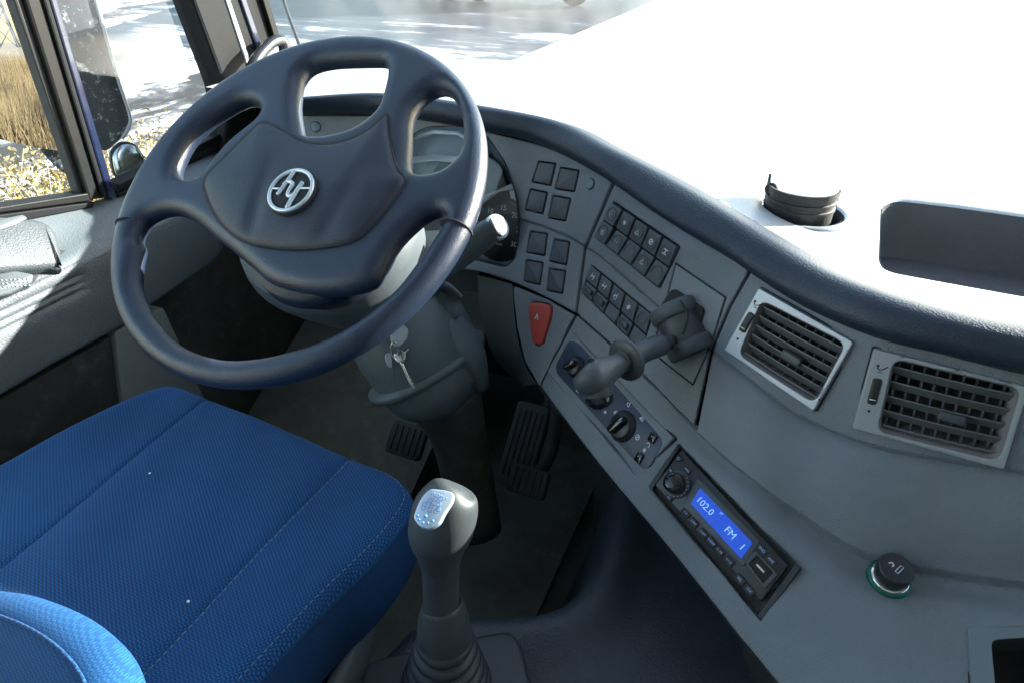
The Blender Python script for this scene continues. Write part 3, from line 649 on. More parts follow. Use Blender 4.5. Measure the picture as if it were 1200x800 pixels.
for k in range(13):
    a = at_z(*RA[k], zA[k]); b = at_z(*RB[k], zA[k] - .037); c = at_pl(*RC[k], b, aim(AZ[k], 17)); d = at_pl(*RD_[k], c, aim(AZ[k], eCD[k])); e = at_pl(*RE[k], d, aim(AZ[k], eDE[k]))
    n1, n2, n3 = aim(AZ[k], 17), aim(AZ[k], eCD[k]), aim(AZ[k], eDE[k])
    def fil(p, q, r_, s=.07):                                  # small fillet where two faces meet
        u, v = p - q, r_ - q; x, y = q + u * s, q + v * s; return [(1 - t) ** 2 * x + 2 * t * (1 - t) * q + t * t * y for t in (0, .25, .5, .75, 1)]
    und = float(np.interp(k, [4, 5, 6, 8, 12], [0, .003, .008, .012, .013])); bul = float(np.interp(k, [4, 6, 9], [0, .004, .008]))
    chan = fil(c, d, e, .10) if und == 0 else [c + (d - c) * .93 + n2 * bul * .12, d, d + (e - d) * .022 - n3 * und, d + (e - d) * .07 - n3 * und, d + (e - d) * .17 - n3 * und * .25]
    up = b + (b - c) * .25
    prof = [up] + [b + (c - b) * t for t in (0, .2, .4, .6, .8)] + fil(b, c, d, .03)[:3] + [c + (d - c) * .035 - n2 * .0055] + [c + (d - c) * t - n2 * .0055 * (1 - t) + n2 * bul * math.sin(math.pi * t) for t in (.08, .14, .25, .45, .65, .8)] + chan + [d + (e - d) * t for t in (.25, .5, .75, 1)] + [e + (e - d) * .12]
    cols.append(prof)
cols = np.array(cols); SUBC = 14
rows = [crom(cols[:, j], SUBC) for j in range(cols.shape[1])]
MV = np.concatenate(rows); nc = len(rows[0]); MF = [(i * nc + j, i * nc + j + 1, (i + 1) * nc + j + 1, (i + 1) * nc + j) for i in range(len(rows) - 1) for j in range(nc - 1)]
bvh = BVHTree.FromPolygons([Vector(v) for v in MV], MF)
# smooth vertex normals of the master surface
me_ = bpy.data.meshes.new('tmp'); me_.from_pydata(MV.tolist(), [], MF); me_.update(); VN = np.array([v.normal[:] for v in me_.vertices]); 
fv = np.array(MF)
def sdash(px, py):
    r = Vector(ray(px, py)).normalized(); p, n, i, d = bvh.ray_cast(Vector((0, 0, 0)), r)
    if p is None:
        p, n, i, d = bvh.find_nearest(r * .8); p = r * p.dot(r)
    nn = VN[fv[i]]; vv = MV[fv[i]]; w_ = 1 / (((vv - np.array(p)) ** 2).sum(1) + 1e-8); n = nrm((nn * w_[:, None]).sum(0))
    if n @ np.array(p) > 0: n = -n
    return np.array(p), n
railC = crom(np.array(RC, float), 30)
RAILX = np.concatenate([railC + np.array([-.25, 1.0]) * o_ for o_ in (-5, -3, -1.5, 0, 1.5, 3, 4.5, 6, 8, 11)])
railD = crom(np.array(RD_[5:], float), 30); RAILX = np.concatenate([RAILX] + [railD + np.array([-.25, 1.0]) * o_ for o_ in (-6, -3, -1, 0.5, 2, 3.5, 5, 8)])
def skin(name, loops, m, parent, step=5, edge=2.0, lift=0, lip=.0013, depth=.007, **kw):
    """dash panel: outline in view pixels cast on the moulded surface, rolled edge and return flange"""
    V, T, bl, d = fill([np.asarray(P, float) for P in loops], step, rings=(edge * .25, edge * .6, edge), extra=RAILX)
    P3 = np.zeros((len(V), 3)); N3 = np.zeros((len(V), 3))
    for i, (x, y) in enumerate(V): P3[i], N3[i] = sdash(x, y)
    k = np.clip(d / edge, 0, 1); P3 = P3 + N3 * (lift - lip * (1 - np.sqrt(np.clip(1 - (1 - k) ** 2, 0, 1))))[:, None]
    Fc = [tuple(t[::-1]) for t in T]; n = len(V); A = [P3]
    for L_ in bl:
        q = P3[L_] - N3[L_] * depth; A.append(q); mm = len(L_)
        for j in range(mm): Fc.append((L_[(j + 1) % mm], n + (j + 1) % mm, n + j, L_[j]))
        n += mm
    return obj(name, (np.concatenate(A), Fc), m, parent, sharp=50, **kw)
def dpl(P4, lift=0): return Pl.quad([sdash(*p)[0] for p in P4], lift)

# reference pixel outlines
z5 = zz(560, 160, 3.078); z6 = zz(600, 330, 1.95); z7 = zz(820, 200, 2.221); z8 = zz(660, 200, 3.636); zr = zz(760, 500, 3.478); zh = zz(640, 380, 4.44); zl = zz(880, 540, 3.078)
RADIO = [(794.5, 517), (939, 665), (892, 729), (760, 570)]
HVAC = [(669, 387), (790, 513), (746, 560), (642, 435)]
VL = [(889.8, 337.3), (1001, 401), (954, 481.4), (849, 410)]
VR = [(1024, 408), (1206, 453), (1176, 549), (999, 501)]
BANK1 = [(719, 236), (797.5, 289), (773, 339), (697, 278)]
BANK2 = [(693, 310), (765.5, 369), (751, 411), (680.6, 341.6)]
TRAY = [(1133, 735), (1290, 726), (1320, 860), (1141, 850)]
BLANK = [z5(p) for p in ([(220, 90), (280, 98), (262, 178), (195, 165)], [(298, 112), (364, 123), (347, 200), (278, 190)], [(190, 190), (250, 203), (233, 280), (170, 265)], [(270, 213), (334, 225), (315, 306), (254, 295)],
                         [(190, 342), (250, 350), (240, 430), (175, 418)], [(275, 370), (330, 380), (318, 463), (258, 450)], [(175, 445), (234, 455), (222, 535), (165, 522)], [(257, 475), (315, 485), (303, 567), (247, 555)])]
HAZ = z5([(186, 612), (200, 598), (250, 602), (266, 616), (263, 655), (236, 742), (218, 752), (202, 742), (189, 670)])
CLUS = [(480, 160), (500, 149), (540, 147), (570, 158), (592, 190), (606, 232), (608, 270), (603, 305), (592, 314), (560, 306), (500, 296), (470, 270), (468, 200)]
def shrink(P, k=.94): P = np.asarray(P, float); c = P.mean(0); return c + (P - c) * k
def off(P, d):
    P = np.asarray(P, float); a, b, c = np.roll(P, 1, 0), P, np.roll(P, -1, 0)
    u = (b - a) / np.linalg.norm(b - a, axis=1)[:, None]; v = (c - b) / np.linalg.norm(c - b, axis=1)[:, None]; s = 1 if area(P) > 0 else -1
    n1 = np.c_[u[:, 1], -u[:, 0]] * s; n2 = np.c_[v[:, 1], -v[:, 0]] * s; m = n1 + n2; m /= np.maximum((m * n1).sum(1), .3)[:, None]; return b + m * d

DB = thing('dashboard', 'wraparound grey dashboard with dark blue padded top edge curving round the driver', 'dashboard', (-.2, .8, FL))
# dark carrier behind the skins
obj('carrier', (MV - VN * (.070 if VN[len(VN) // 2] @ MV[len(VN) // 2] < 0 else -.070), MF), M['gap'], DB)
crn = lambda P, n=4: crom(np.array(P, float), n)
Bt = [(354, 136), (448, 136.5), (510, 139), (575, 156), (640, 173), (690, 197), (717, 213)]
P1 = np.concatenate([crn(Bt), [(684, 290), (673, 366)], crn([(640, 348), (602, 331), (560, 318), (500, 312), (440, 305), (352, 296)])])
skin('instrument_panel', [P1, rpoly(CLUS, 8)] + [rpoly(off(b, 0.6), 2) for b in BLANK], M['dash'], DB)
P2 = [(561, 321), (602, 333.5), (672, 369.5), (652, 410), (631, 451), (614, 424), (604, 385), (600.5, 350)]
skin('knee_panel', [np.array([(601, 335), (640, 351), (672, 369.5), (652, 410), (631, 451), (615, 424), (606, 385), (601.5, 350)]), off(HAZ, .8)], M['dash'], DB, edge=3)
# switch panel with its own openings
Br = [(720, 215.5), (780, 257.5), (850, 299.5), (878, 315)]
P3p = np.concatenate([crn(Br, 3), [(853, 360), (833, 407), (813, 498)], crn([(790, 475), (754, 438), (715, 402), (676, 367.5)], 3), [(687, 291)]])
PLATE = [(792, 308), (851, 349), (811, 453), (768, 415), (776, 372), (769, 352)]
PLATE = [(792, 309), (850, 349), (833, 403), (812, 450), (764, 412), (777, 368)]
skin('switch_panel', [P3p, rpoly(BANK1, 3), rpoly(BANK2, 3), off(PLATE, .8)], M['dash'], DB)
skin('lever_plate', [rpoly(off(PLATE, -.4), 2)], M['dash2'], DB, edge=1.6, lift=.0008)
# vent panel, large face under the vents
Bv = [(881, 317), (897, 329), (950, 361), (1025, 393), (1105, 413), (1200, 436), (1330, 456)]
Dv = [(1330, 696), (1200, 680), (1110, 667), (1050, 657), (1016, 646), (977, 624), (940, 601), (882, 560), (845, 530), (817, 504)]
Es = [(1380, 940), (1220, 922), (1110, 894), (960, 843), (885, 766), (840, 711), (779, 635), (702, 543), (633, 452)]
Ds = [(675.5, 370), (715, 405), (754, 442), (790, 477.5), (812, 501)]
P5 = np.concatenate([crn(Bv, 3), crn(Es, 3), crn(Ds, 3), [(817, 504), (836, 408), (856, 361)]])
skin('centre_panel', [P5, rpoly(shrink(VL, .95), 3), rpoly(shrink(VR, .96), 3), rpoly(shrink(HVAC, .97), 3), rpoly(shrink(RADIO, .985), 2), rpoly(shrink(TRAY, .97), 5)], M['dash'], DB, step=5, edge=2.5)
# side faces: knee side left of the hazard switch and the return under the lower strip
def loft(rows, sub=6):
    rows = [crom(r, sub) for r in rows]; n = len(rows[0]); return np.concatenate(rows), [(i * n + j, (i + 1) * n + j, (i + 1) * n + j + 1, i * n + j + 1) for i in range(len(rows) - 1) for j in range(n - 1)]
ra = [sdash(*p)[0] for p in [(600.5, 334), (601.5, 352), (605, 385), (614, 424), (631, 452)]]
rb = [a + np.array([-.004, .006, -.002]) for a in ra]
rc = [at_t(*p, np.dot(fw, q) + .05) for p, q in zip([(560, 322), (561, 350), (567, 385), (580, 420), (612, 452)], ra)]
rd = [p + np.array([-.02, .10, -.02]) for p in rc]
obj('knee_side', loft([ra, rb, rc, rd]), M['columnd'], DB)
ea = [sdash(*p)[0] for p in [(631, 452.5), (702, 544.5), (779, 637), (840, 713.5), (885, 769), (960, 847), (1110, 897), (1220, 927)]]
eb = [p + np.array([.012, .014, -.016]) for p in ea]; ec = [p + np.array([.06, .10, -.10]) for p in ea]; ed = [np.array([p[0] + .08, p[1] + .12, FL]) for p in ea]
obj('lower_return', loft([ea, eb, ec, ed]), M['columnd'], DB)
# padded roll: lower lip tucks behind the panels, crown, back edge
Ap = [at_z(*RA[k], zA[k]) for k in range(13)]; Bp = [cols[k][1] for k in range(13)]
rollr = [[], [], [], [], [], [], [], []]
for k in range(13):
    hz = nrm(np.array([aim(AZ[k], 0)[0], aim(AZ[k], 0)[1], 0])); a, b = Ap[k], Bp[k]
    seq = [b - hz * .012 + [0, 0, -.002], b + hz * .002 + [0, 0, .0], b + hz * .012 + (a - b) * .22, (a + b) / 2 + hz * .015, b + (a - b) * .82 + hz * .010, a + hz * .002 + [0, 0, -.0005], a - hz * .012, a - hz * .04 + [0, 0, -.010]]
    for r_, q in zip(rollr, seq): r_.append(q)
rollr = [crom(np.array(r_), 8) for r_ in rollr]
prof = np.array(rollr).transpose(1, 0, 2); prof = np.array([crom(p, 5) for p in prof]); n0, n1_ = prof.shape[:2]
obj('padded_edge', (prof.reshape(-1, 3), [(i * n1_ + j, i * n1_ + j + 1, (i + 1) * n1_ + j + 1, (i + 1) * n1_ + j) for i in range(n0 - 1) for j in range(n1_ - 1)]), M['pad'], DB)
# top of the dash up to the windscreen
Afine = crom(np.array(Ap), 8); xs_ = Afine[:, 0]; zs_ = Afine[:, 2]
def ztop(x, y): return np.interp(x, xs_, zs_) - .006
az_ = np.array([nrm(np.array([*aim(a, 0)[:2], 0])) for a in AZ]); in_ = [Ap[k] - az_[k] * .020 for k in range(13)]
edge_ = crom(np.array(in_), 8)[:, :2]
front_ = crom(np.array([(x, y) for x, y in WB]), 6); front_ = front_[::-1] - np.array([0, .001])
top_loop = np.concatenate([[(-.985, edge_[0, 1])], edge_, [(.98, edge_[-1, 1])], front_])
ZT = zA[9] - .006
cupc = at_z(940, 250, ZT); CR = .050
rec = [at_z(*p, ZT)[:2] for p in [(1034, 240), (1050, 234), (1120, 242), (1205, 254), (1330, 268), (1330, 365), (1200, 346), (1100, 328), (1040, 317), (1032, 305)]]
rec = rpoly(np.array(rec), .02)
V_, T_, bl_, d_ = fill([top_loop, circ(cupc[:2], CR, 48), rec], .02, rings=(.002, .005))
hz_ = np.array([ztop(x, y) for x, y in V_]) - .004 * (1 - np.clip(d_ / .005, 0, 1)) * (dist(V_, [rec, circ(cupc[:2], CR, 48)]) < .006)
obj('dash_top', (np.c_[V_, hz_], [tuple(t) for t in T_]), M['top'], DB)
we_ = crom(np.array([(x, y) for x, y in WB]), 6); zt_ = np.array([ztop(x, y) for x, y in we_])
wl_ = np.concatenate([np.c_[we_ - [0, .002], zt_ - .006], np.c_[we_, zt_ * 0 - .6]]); nw_ = len(we_)
obj('scuttle', (wl_, [(j, j + 1, nw_ + j + 1, nw_ + j) for j in range(nw_ - 1)]), M['gap'], DB)
# recess in the dash top
def recess(loop, z0, depth, name, m, parent, slope=.85):
    P = resample(loop, .01); c = P.mean(0); n = len(P)
    R0 = np.c_[P, np.full(n, z0)]; Q1 = c + (P - c) * .985; R1 = np.c_[Q1, np.full(n, z0 - depth * .75)]; Q2_ = c + (P - c) * .93; R2 = np.c_[Q2_, np.full(n, z0 - depth)]
    V = np.concatenate([R0, R1, R2]); Fc = [(i * n + j, (i + 1) * n + j, (i + 1) * n + (j + 1) % n, i * n + (j + 1) % n) for i in range(2) for j in range(n)]; Fc.append([2 * n + j for j in range(n)])
    return obj(name, (V, Fc), m, parent, sharp=60)
recess(rec, ZT - .002, .075, 'top_tray', M['tray'], DB)

# the dash runs on towards the passenger door
def run_on(P, name, m):
    P = np.asarray(P, float); rowsx = [P + np.array([dx, 0, 0]) for dx in (0, .2, .4, .62)]; n = len(P)
    return obj(name, (np.concatenate(rowsx), [(i * n + j, (i + 1) * n + j, (i + 1) * n + j + 1, i * n + j + 1) for i in range(3) for j in range(n - 1)]), m, DB)
run_on(cols[12] - np.array([.008, -.0005, .0008]), 'passenger_panel', M['dash'])
run_on(prof[-1] - np.array([.002, 0, 0]), 'padded_edge', M['pad'])
e12 = cols[12][-1]; run_on([e12 + np.array([-.008, 0, 0]), e12 + np.array([-.008, .10, -.08]), np.array([e12[0] - .008, e12[1] + .14, FL])], 'passenger_return', M['columnd'])
# --- blank switch covers, buttons
for i, b in enumerate(BLANK):
    Q = dpl(b); q = Q.loc(b)
    obj('blank_cover', slab(Q, rpoly(off(q, -.0011), .0018), -.006, .0004, .0014), M['blank'], DB)
for c, rr in (((692, 216), .0075), ((370, 149), .0085)):
    p, n = sdash(*c); Q = Pl(p, n, (1, 0, 0)); obj('bezel', slab(Q, circ((0, 0), rr + .0012, 28, rr * 1.1), -.002, .0006, .0005), M['gap'], DB); obj('round_button', slab(Q, circ((0, 0), rr, 28, rr * 1.1 - .001), -.002, .0022, .0012), M['dash2'], DB)
Q = dpl([HAZ[1], HAZ[3], HAZ[5], HAZ[7]]); q = Q.loc(HAZ)
hz = obj('hazard_switch', slab(Q, crom(off(q, -.0010), 4, True), -.005, .0030, .0016, dome=.0012), M['red'], DB, label='red hazard light switch')
tc0 = Q.loc(z5([(220, 655)]))[0]
tr = [(tc0 + np.array([math.cos(a), math.sin(a)]) * s_) for s_ in (.0055,) for a in (R(92), R(212), R(332))]
obj('warning_triangle', join(tube(Q.g(np.array(tr + tr[:1]), .0046), .0004, 5), tube(Q.g(np.array([tc0 + (t - tc0) * .5 for t in tr + tr[:1]]), .0046), .0004, 5)), M['white'], hz)

# --- rocker switches: bilinear patches
def bil(c4, u, v): a, b, c, d = [np.asarray(x, float) for x in c4]; return (a * (1 - u) + b * u) * (1 - v) + (d * (1 - u) + c * u) * v
for bank, B in enumerate((BANK1, BANK2)):
    Q = dpl(B); c4 = Q.loc(B)
    obj('switch_well', slab(Q, rpoly(c4, .002), -.012, -.011, .0004), M['gap'], DB, smooth=False)
    for i in range(5):
        u0, u1 = i / 5 + .012, (i + 1) / 5 - .012
        split = .5 if bank == 0 else .56
        pr = (i == 0) if bank == 0 else False
        for j, (v0, v1) in enumerate(((.03, split - .012), (split + .012, .97))):
            q = np.array([bil(c4, u0, v0), bil(c4, u1, v0), bil(c4, u1, v1), bil(c4, u0, v1)])
            hh = (.0035 if j == 0 else .0016) if bank == 0 else (.0012 if j == 0 else -.001)
            if bank == 0 and i == 0: hh = .0052 if j == 0 else .004
            V, Fc = slab(Q, rpoly(q, .0018), -.010, hh, .0011, dome=.0006)
            # rock the key about its middle
            b_ = (V - Q.o) @ Q.y; hgt = (V - Q.o) @ Q.n; k = .10 if j == 0 else -.14
            if bank == 0 and i == 0: k = -.05
            V = V + Q.n * ((b_ - b_.mean()) * k * (hgt > -.005))[:, None]
            ky = obj('rocker_switch', (V, Fc), M['key'], DB, sharp=60)
            cc = q.mean(0); sz = np.linalg.norm(q[1] - q[0])
            if bank == 0:
                obj('roundel', tube(Q.g(circ(cc, sz * .36, 28), hh + .0011), .00045, 6, closed=True), M['blank'], ky)
                if (i, j) not in ((2, 1), (4, 1)): obj('symbol', symbol(Q, cc, sz * .38, [2, 4, 3, 2, 0, 5, 1, 6, 3, 5][i + 5 * j], hh + .0011), M['white'] if (i + j) % 2 or i > 1 else M['silverp'], ky)
            elif j == 0 and i < 4: obj('symbol', symbol(Q, cc, sz * .42, [1, 1, 5, 4][i], hh + .001), M['white'], ky)
            elif j == 0: obj('roundel', tube(Q.g(circ(cc, sz * .3, 24), hh + .0010), .0004, 6, closed=True), M['blank'], ky)
            elif i in (0, 1, 3): obj('finger_tab', slab(Q, rpoly(np.array([bil(q, .12, .30), bil(q, .88, .30), bil(q, .88, .74), bil(q, .12, .74)]), .001), hh - .002, hh + .0055, .001), M['key'], ky)

# --- air vents (each lifts out of the dash)
def vent(P4, label, inner, sl, sym, dot, nv, nvane, mt):
    Q = dpl(P4, .0042); c4 = Q.loc(P4); V_in = rpoly(Q.loc(inner), .010)
    vt = thing('air_vent', label, 'air vent', Q.o, 'air vents in the dash')
    obj('frame', slab(Q, rpoly(c4, .003), -.010, .0022, .0012, holes=[V_in, ]), mt, vt, sharp=40)
    obj('frame_shadow_gap', slab(Q, rpoly(off(c4, .0014), .003), -.010, -.0046, .0003, holes=[off(c4, -.004)]), M['gap'], vt)
    # inner housing
    n = len(V_in); R0 = Q.g(V_in, .0016); R1 = Q.g(off(V_in, -.002), -.004); R2 = Q.g(off(V_in, -.003), -.034)
    obj('duct', (np.concatenate([R0, R1, R2]), [(i * n + j, i * n + (j + 1) % n, (i + 1) * n + (j + 1) % n, (i + 1) * n + j) for i in range(2) for j in range(n)] + [[2 * n + j for j in range(n)]]), M['duct'], vt)
    i4 = Q.loc(inner); a, b, c, d = i4
    for k in range(nv):
        v = (k + .55) / nv; P0, P1 = a + (d - a) * v, b + (c - b) * v; u = np.linspace(0.01, .99, 13)
        ctr = [P0 * (1 - t) + P1 * t for t in u]; bow = [.0035 * math.sin(math.pi * t) for t in u]
        pts = Q.g(np.array(ctr), np.array([-.004 + w_ for w_ in bow]))
        dn = nrm(-Q.y * .75 - Q.n); th = Q.y * .0010
        W = np.concatenate([pts + th * .6, pts - th * .6, pts + dn * .014 - th, pts + dn * .014 + th]); m = len(pts)
        Fc = [(r_ * m + j, r_ * m + j + 1, ((r_ + 1) % 4) * m + j + 1, ((r_ + 1) % 4) * m + j) for r_ in range(4) for j in range(m - 1)] + [(0, m, 2 * m, 3 * m), (m - 1, 4 * m - 1, 3 * m - 1, 2 * m - 1)]
        obj('louvre', (W, Fc), M['louvre'], vt, smooth=False)
    for k in range(nvane):
        u_ = (k + .7) / (nvane + .4); p0, p1 = a + (b - a) * u_, d + (c - d) * u_; g0 = Q.g(p0, -.017)[0]; g1 = Q.g(p1, -.017)[0]
        sx = Q.x * .0011; dn = -Q.n * .016 + Q.x * .004
        W = np.array([g0 - sx, g0 + sx, g1 + sx, g1 - sx, g0 - sx + dn, g0 + sx + dn, g1 + sx + dn, g1 - sx + dn])
        obj('vane', (W, [(0, 1, 2, 3), (4, 7, 6, 5), (0, 4, 5, 1), (1, 5, 6, 2), (2, 6, 7, 3), (3, 7, 4, 0)]), M['louvre'], vt, smooth=False)
    cc = (a + b + c + d) / 4 + (c - d) * .06; obj('slider_tab', slab(Q, rect(cc + nrm(d - a) * .006, .022, .009, .002), -.006, .004, .0012), M['lever'], vt)
    s = Q.loc([sl[0]])[0]; ax = nrm(c4[3] - c4[0]); rot = math.atan2(ax[1], ax[0]) - math.pi / 2
    Lh = sl[1]
    ws = obj('thumb_wheel', slab(Q, rect(s, .0085, Lh, .003, rot), .0015, .0042, .0015), M['black'], vt)
    ticks = [tube(Q.g(np.array([s + ax * (k * .0016) + np.array([ax[1], -ax[0]]) * .003, s + ax * (k * .0016) - np.array([ax[1], -ax[0]]) * .003]), .0043), .0003, 5) for k in range(-int(Lh / .0042), int(Lh / .0042) + 1)]
    obj('ribs', join(*ticks), M['blackm'], ws)
    obj('mark', tube(Q.g(np.array([s + ax * Lh * .30 + np.array([ax[1], -ax[0]]) * .0028, s + ax * Lh * .30 - np.array([ax[1], -ax[0]]) * .0028]), .0046), .0006, 5), M['white'], ws)
    sy = Q.loc([sym])[0]; obj('airflow_symbol', join(tube(Q.g(np.array([sy + [-.004, .001], sy + [-.001, -.001], sy + [.002, .001], sy + [.005, .004]]), .0024), .0005, 5), lathe(Q.g(sy + [-.0035, .0028], .0022)[0], Q.n, [(.0013, 0), (.0013, .0004)], 10), tube(Q.g(np.array([sy + [-.002, -.003], sy + [.002, -.003]]), .0024), .0004, 5)), M['gap'], vt)
    obj('dot', lathe(Q.g(Q.loc([dot])[0], .0022)[0], Q.n, [(.0013, 0), (.0013, .0004)], 12), M['gap'], vt)
vent(VL, 'left silver framed air vent in the dash, beside the lever plate', z7([(163, 338), (382, 450), (300, 604), (103, 478)]), (z7([(125, 395)])[0], .024), z7([(150, 350)])[0], z7([(101, 437)])[0], 6, 9, M['silver'])
vent(VR, 'right silver framed air vent in the dash, at the right edge of the photo', z7([(505, 488), (836, 566), (778, 754), (461, 676)]), (z7([(455, 572)])[0], .027), z7([(472, 515)])[0], z7([(440, 623)])[0], 5, 9, M['silverp'])

# --- heater control panel
Q = dpl(HVAC, .0012); c4 = Q.loc(HVAC); HV = thing('heater_panel', 'navy heater control panel with black rotary knobs, left of the radio', 'heater controls', Q.o)
obj('gap', slab(Q, rpoly(off(c4, .0012), .003), -.005, -.0008, .0004), M['gap'], HV)
obj('surround', slab(Q, rpoly(c4, .003), -.004, .0016, .0012), M['dash'], HV)
inn = rpoly(Q.loc(zh([(120, 85), (170, 95), (600, 585), (610, 620), (545, 740), (505, 752), (60, 255), (55, 215)])), .008)
obj('face_plate', slab(Q, inn, .001, .0022, .0005), M['navy'], HV)
def knob(c, r, rot, lab='rotary_knob'):
    ce = Q.g(Q.loc(zh([c]))[0], .002)[0]
    k = obj(lab, lathe(ce, Q.n, [(r * 1.22, 0), (r * 1.2, .002), (r, .004), (r * .97, .007), (r * .9, .0078)], 40), M['black'], HV)
    Qk = Pl(ce, Q.n, Q.x); obj('grip', slab(Qk, rect((0, 0), r * 1.7, r * .62, r * .28, rot), .007, .017, .0022), M['gloss'], k)
    obj('pointer', tube(Qk.g(np.array([(math.cos(rot) * r * .45, math.sin(rot) * r * .45), (math.cos(rot) * r * .8, math.sin(rot) * r * .8)]), .0171), .0006, 5), M['white'], k)
knob((160, 222), .0125, R(60)); knob((275, 385), .0125, R(100)); knob((405, 530), .0165, R(75))
for c in ((563, 590), (492, 693)):
    p = Q.loc(zh([c]))[0]; k = obj('push_button', slab(Q, rect(p, .0105, .012, .002, R(8)), .001, .0050, .0014), M['gloss'], HV); obj('symbol', lathe(Q.g(p + [-.001, .001], .0050)[0], Q.n, [(.0006, 0), (.0006, .0003)], 8), M['white'], k)
for c, k, s in (((172, 342), 3, .0062), ((313, 457), 4, .0058), ((368, 458), 6, .006), ((437, 415), 5, .0066), ((505, 490), 6, .007), ((482, 587), 2, .0066), ((518, 655), 4, .006), ((340, 384), 0, .004)):
    obj('symbol', symbol(Q, Q.loc(zh([c]))[0], s * 1.25, k, .0023), M['white'], HV)
obj('symbol', tube(Q.g(Q.loc(zh([(530, 618), (540, 616), (545, 630), (536, 642)])), .0024), .0005, 5, sub=3), M['white'], HV)
obj('red_mark', slab(Q, rpoly(Q.loc(zh([(148, 312), (182, 296), (187, 308), (154, 325)])), .0005), .002, .0026, .0002), M['red'], HV)

# --- radio
Q = dpl(RADIO, .0005); c4 = Q.loc(RADIO); RAD = thing('car_radio', 'black car radio with blue lit display set in the lower dash', 'radio', Q.o)
obj('sleeve', slab(Q, rpoly(c4, .0015), -.012, .0016, .0008, holes=[rpoly(shrink(c4, .93), .001)]), M['black'], RAD, sharp=40)
obj('recess', slab(Q, shrink(c4, .96), -.014, -.0035, .0003), M['blackm'], RAD, smooth=False)
face = Q.loc(zr([(140, 96), (572, 566), (462, 712), (30, 238)])); 
FQ = obj('face', slab(Q, rpoly(face, .003), -.006, .0045, .0012), M['black'], RAD)
bez = Q.loc(zr([(205, 205), (460, 470), (392, 575), (145, 325)]))
obj('bezel', slab(Q, rpoly(bez, .004), .004, .0062, .001), M['lever'], RAD)
scr = Q.loc(zr([(218, 252), (430, 475), (383, 540), (178, 315)])); sc = obj('display', slab(Q, rpoly(scr, .001), .006, .0068, .0002), M['lcd'], RAD, smooth=False)
ux = nrm(scr[1] - scr[0]); rot = math.atan2(ux[1], ux[0]); W_ = np.linalg.norm(scr[1] - scr[0]); Hh = np.linalg.norm(scr[3] - scr[0])
cs = scr.mean(0); vy = nrm(scr[0] - scr[3])
for s, f, v, sz in (('102.0', -.30, .0, .42), ('FM', .19, .0, .42), ('1', .42, -.05, .42), ('ST', -.05, .36, .14)):
    text('digits', s, Q, cs + ux * W_ * f + vy * Hh * v, Hh * sz * 1.25, M['lcdt'], sc, .0070, rot)
kc = Q.g(Q.loc(zr([(118, 237)]))[0], .004)[0]
obj('knob_ring', lathe(kc, Q.n, [(.0160, 0), (.0155, .002), (.0135, .0025)], 40), M['lever'], RAD)
kb = obj('volume_knob', lathe(kc, Q.n, [(.0118, .002), (.0116, .012), (.0105, .0145), (.006, .0155), (.0005, .0157)], 40), M['gloss'], RAD)
obj('tick_marks', join(*[tube([kc + Q.n * .003 + (math.cos(a) * Q.x + math.sin(a) * Q.y) * .0133, kc + Q.n * .003 + (math.cos(a) * Q.x + math.sin(a) * Q.y) * .0150], .0003, 4) for a in np.linspace(-1.2, 1.3, 9)]), M['white'], kb)
def rbtn(c, w_, h2, s, size=.0042, skew=0):
    p = Q.loc(zr([c]))[0]; b = obj('button', slab(Q, rect(p, w_, h2, .0012, rot), .004, .0062, .0008), M['blackm'], RAD); text('legend', s, Q, p, size, M['bluep'], b, .0064, rot)
for c, s in zip([(158, 352), (190, 392), (227, 435), (262, 470), (295, 507), (333, 548)], ('1 ▸', '2 INT', '3 RPT', '4 RDM', '5 -10', '6+10')): rbtn(c, .0115, .0072, s.replace(' ▸', ' II'), .0033)
for c, s in (((467, 502), 'BND'), ((503, 545), 'AMS'), ((378, 622), 'REL'), ((415, 665), 'CLK')): rbtn(c, .0115, .0075, s, .0036)
for c, s in (((98, 183), 'SEL'), ((163, 180), 'MOD'), ((90, 292), 'SRC')): rbtn(c, .0085, .0055, s, .0028)
p = Q.loc(zr([(128, 133)]))[0]; b = obj('button', slab(Q, rpoly(p + np.array([(-.005, .004), (.005, .004), (.001, -.004)]), .001), .004, .006, .0006), M['blackm'], RAD); obj('legend', tube(Q.g(circ(p, .0014, 12), .0062), .0003, 4, closed=True), M['bluep'], b)
usb = Q.loc(zr([(396, 552), (442, 505), (532, 602), (478, 662)])); u_ = obj('socket_flap', slab(Q, rpoly(usb, .002), .004, .0068, .0008, holes=[rpoly(shrink(usb, .72), .001)]), M['lever'], RAD)
obj('socket', slab(Q, shrink(usb, .70), .0035, .0050, .0002), M['gap'], RAD); obj('socket_tongue', slab(Q, rect(Q.loc(zr([(460, 577)]))[0], .0100, .0018, 0, rot), .005, .0060, .0002), M['white'], RAD)
obj('slot', slab(Q, rect(Q.loc(zr([(510, 652)]))[0], .002, .010, 0, rot), .0014, .0020, .0001), M['gap'], RAD)

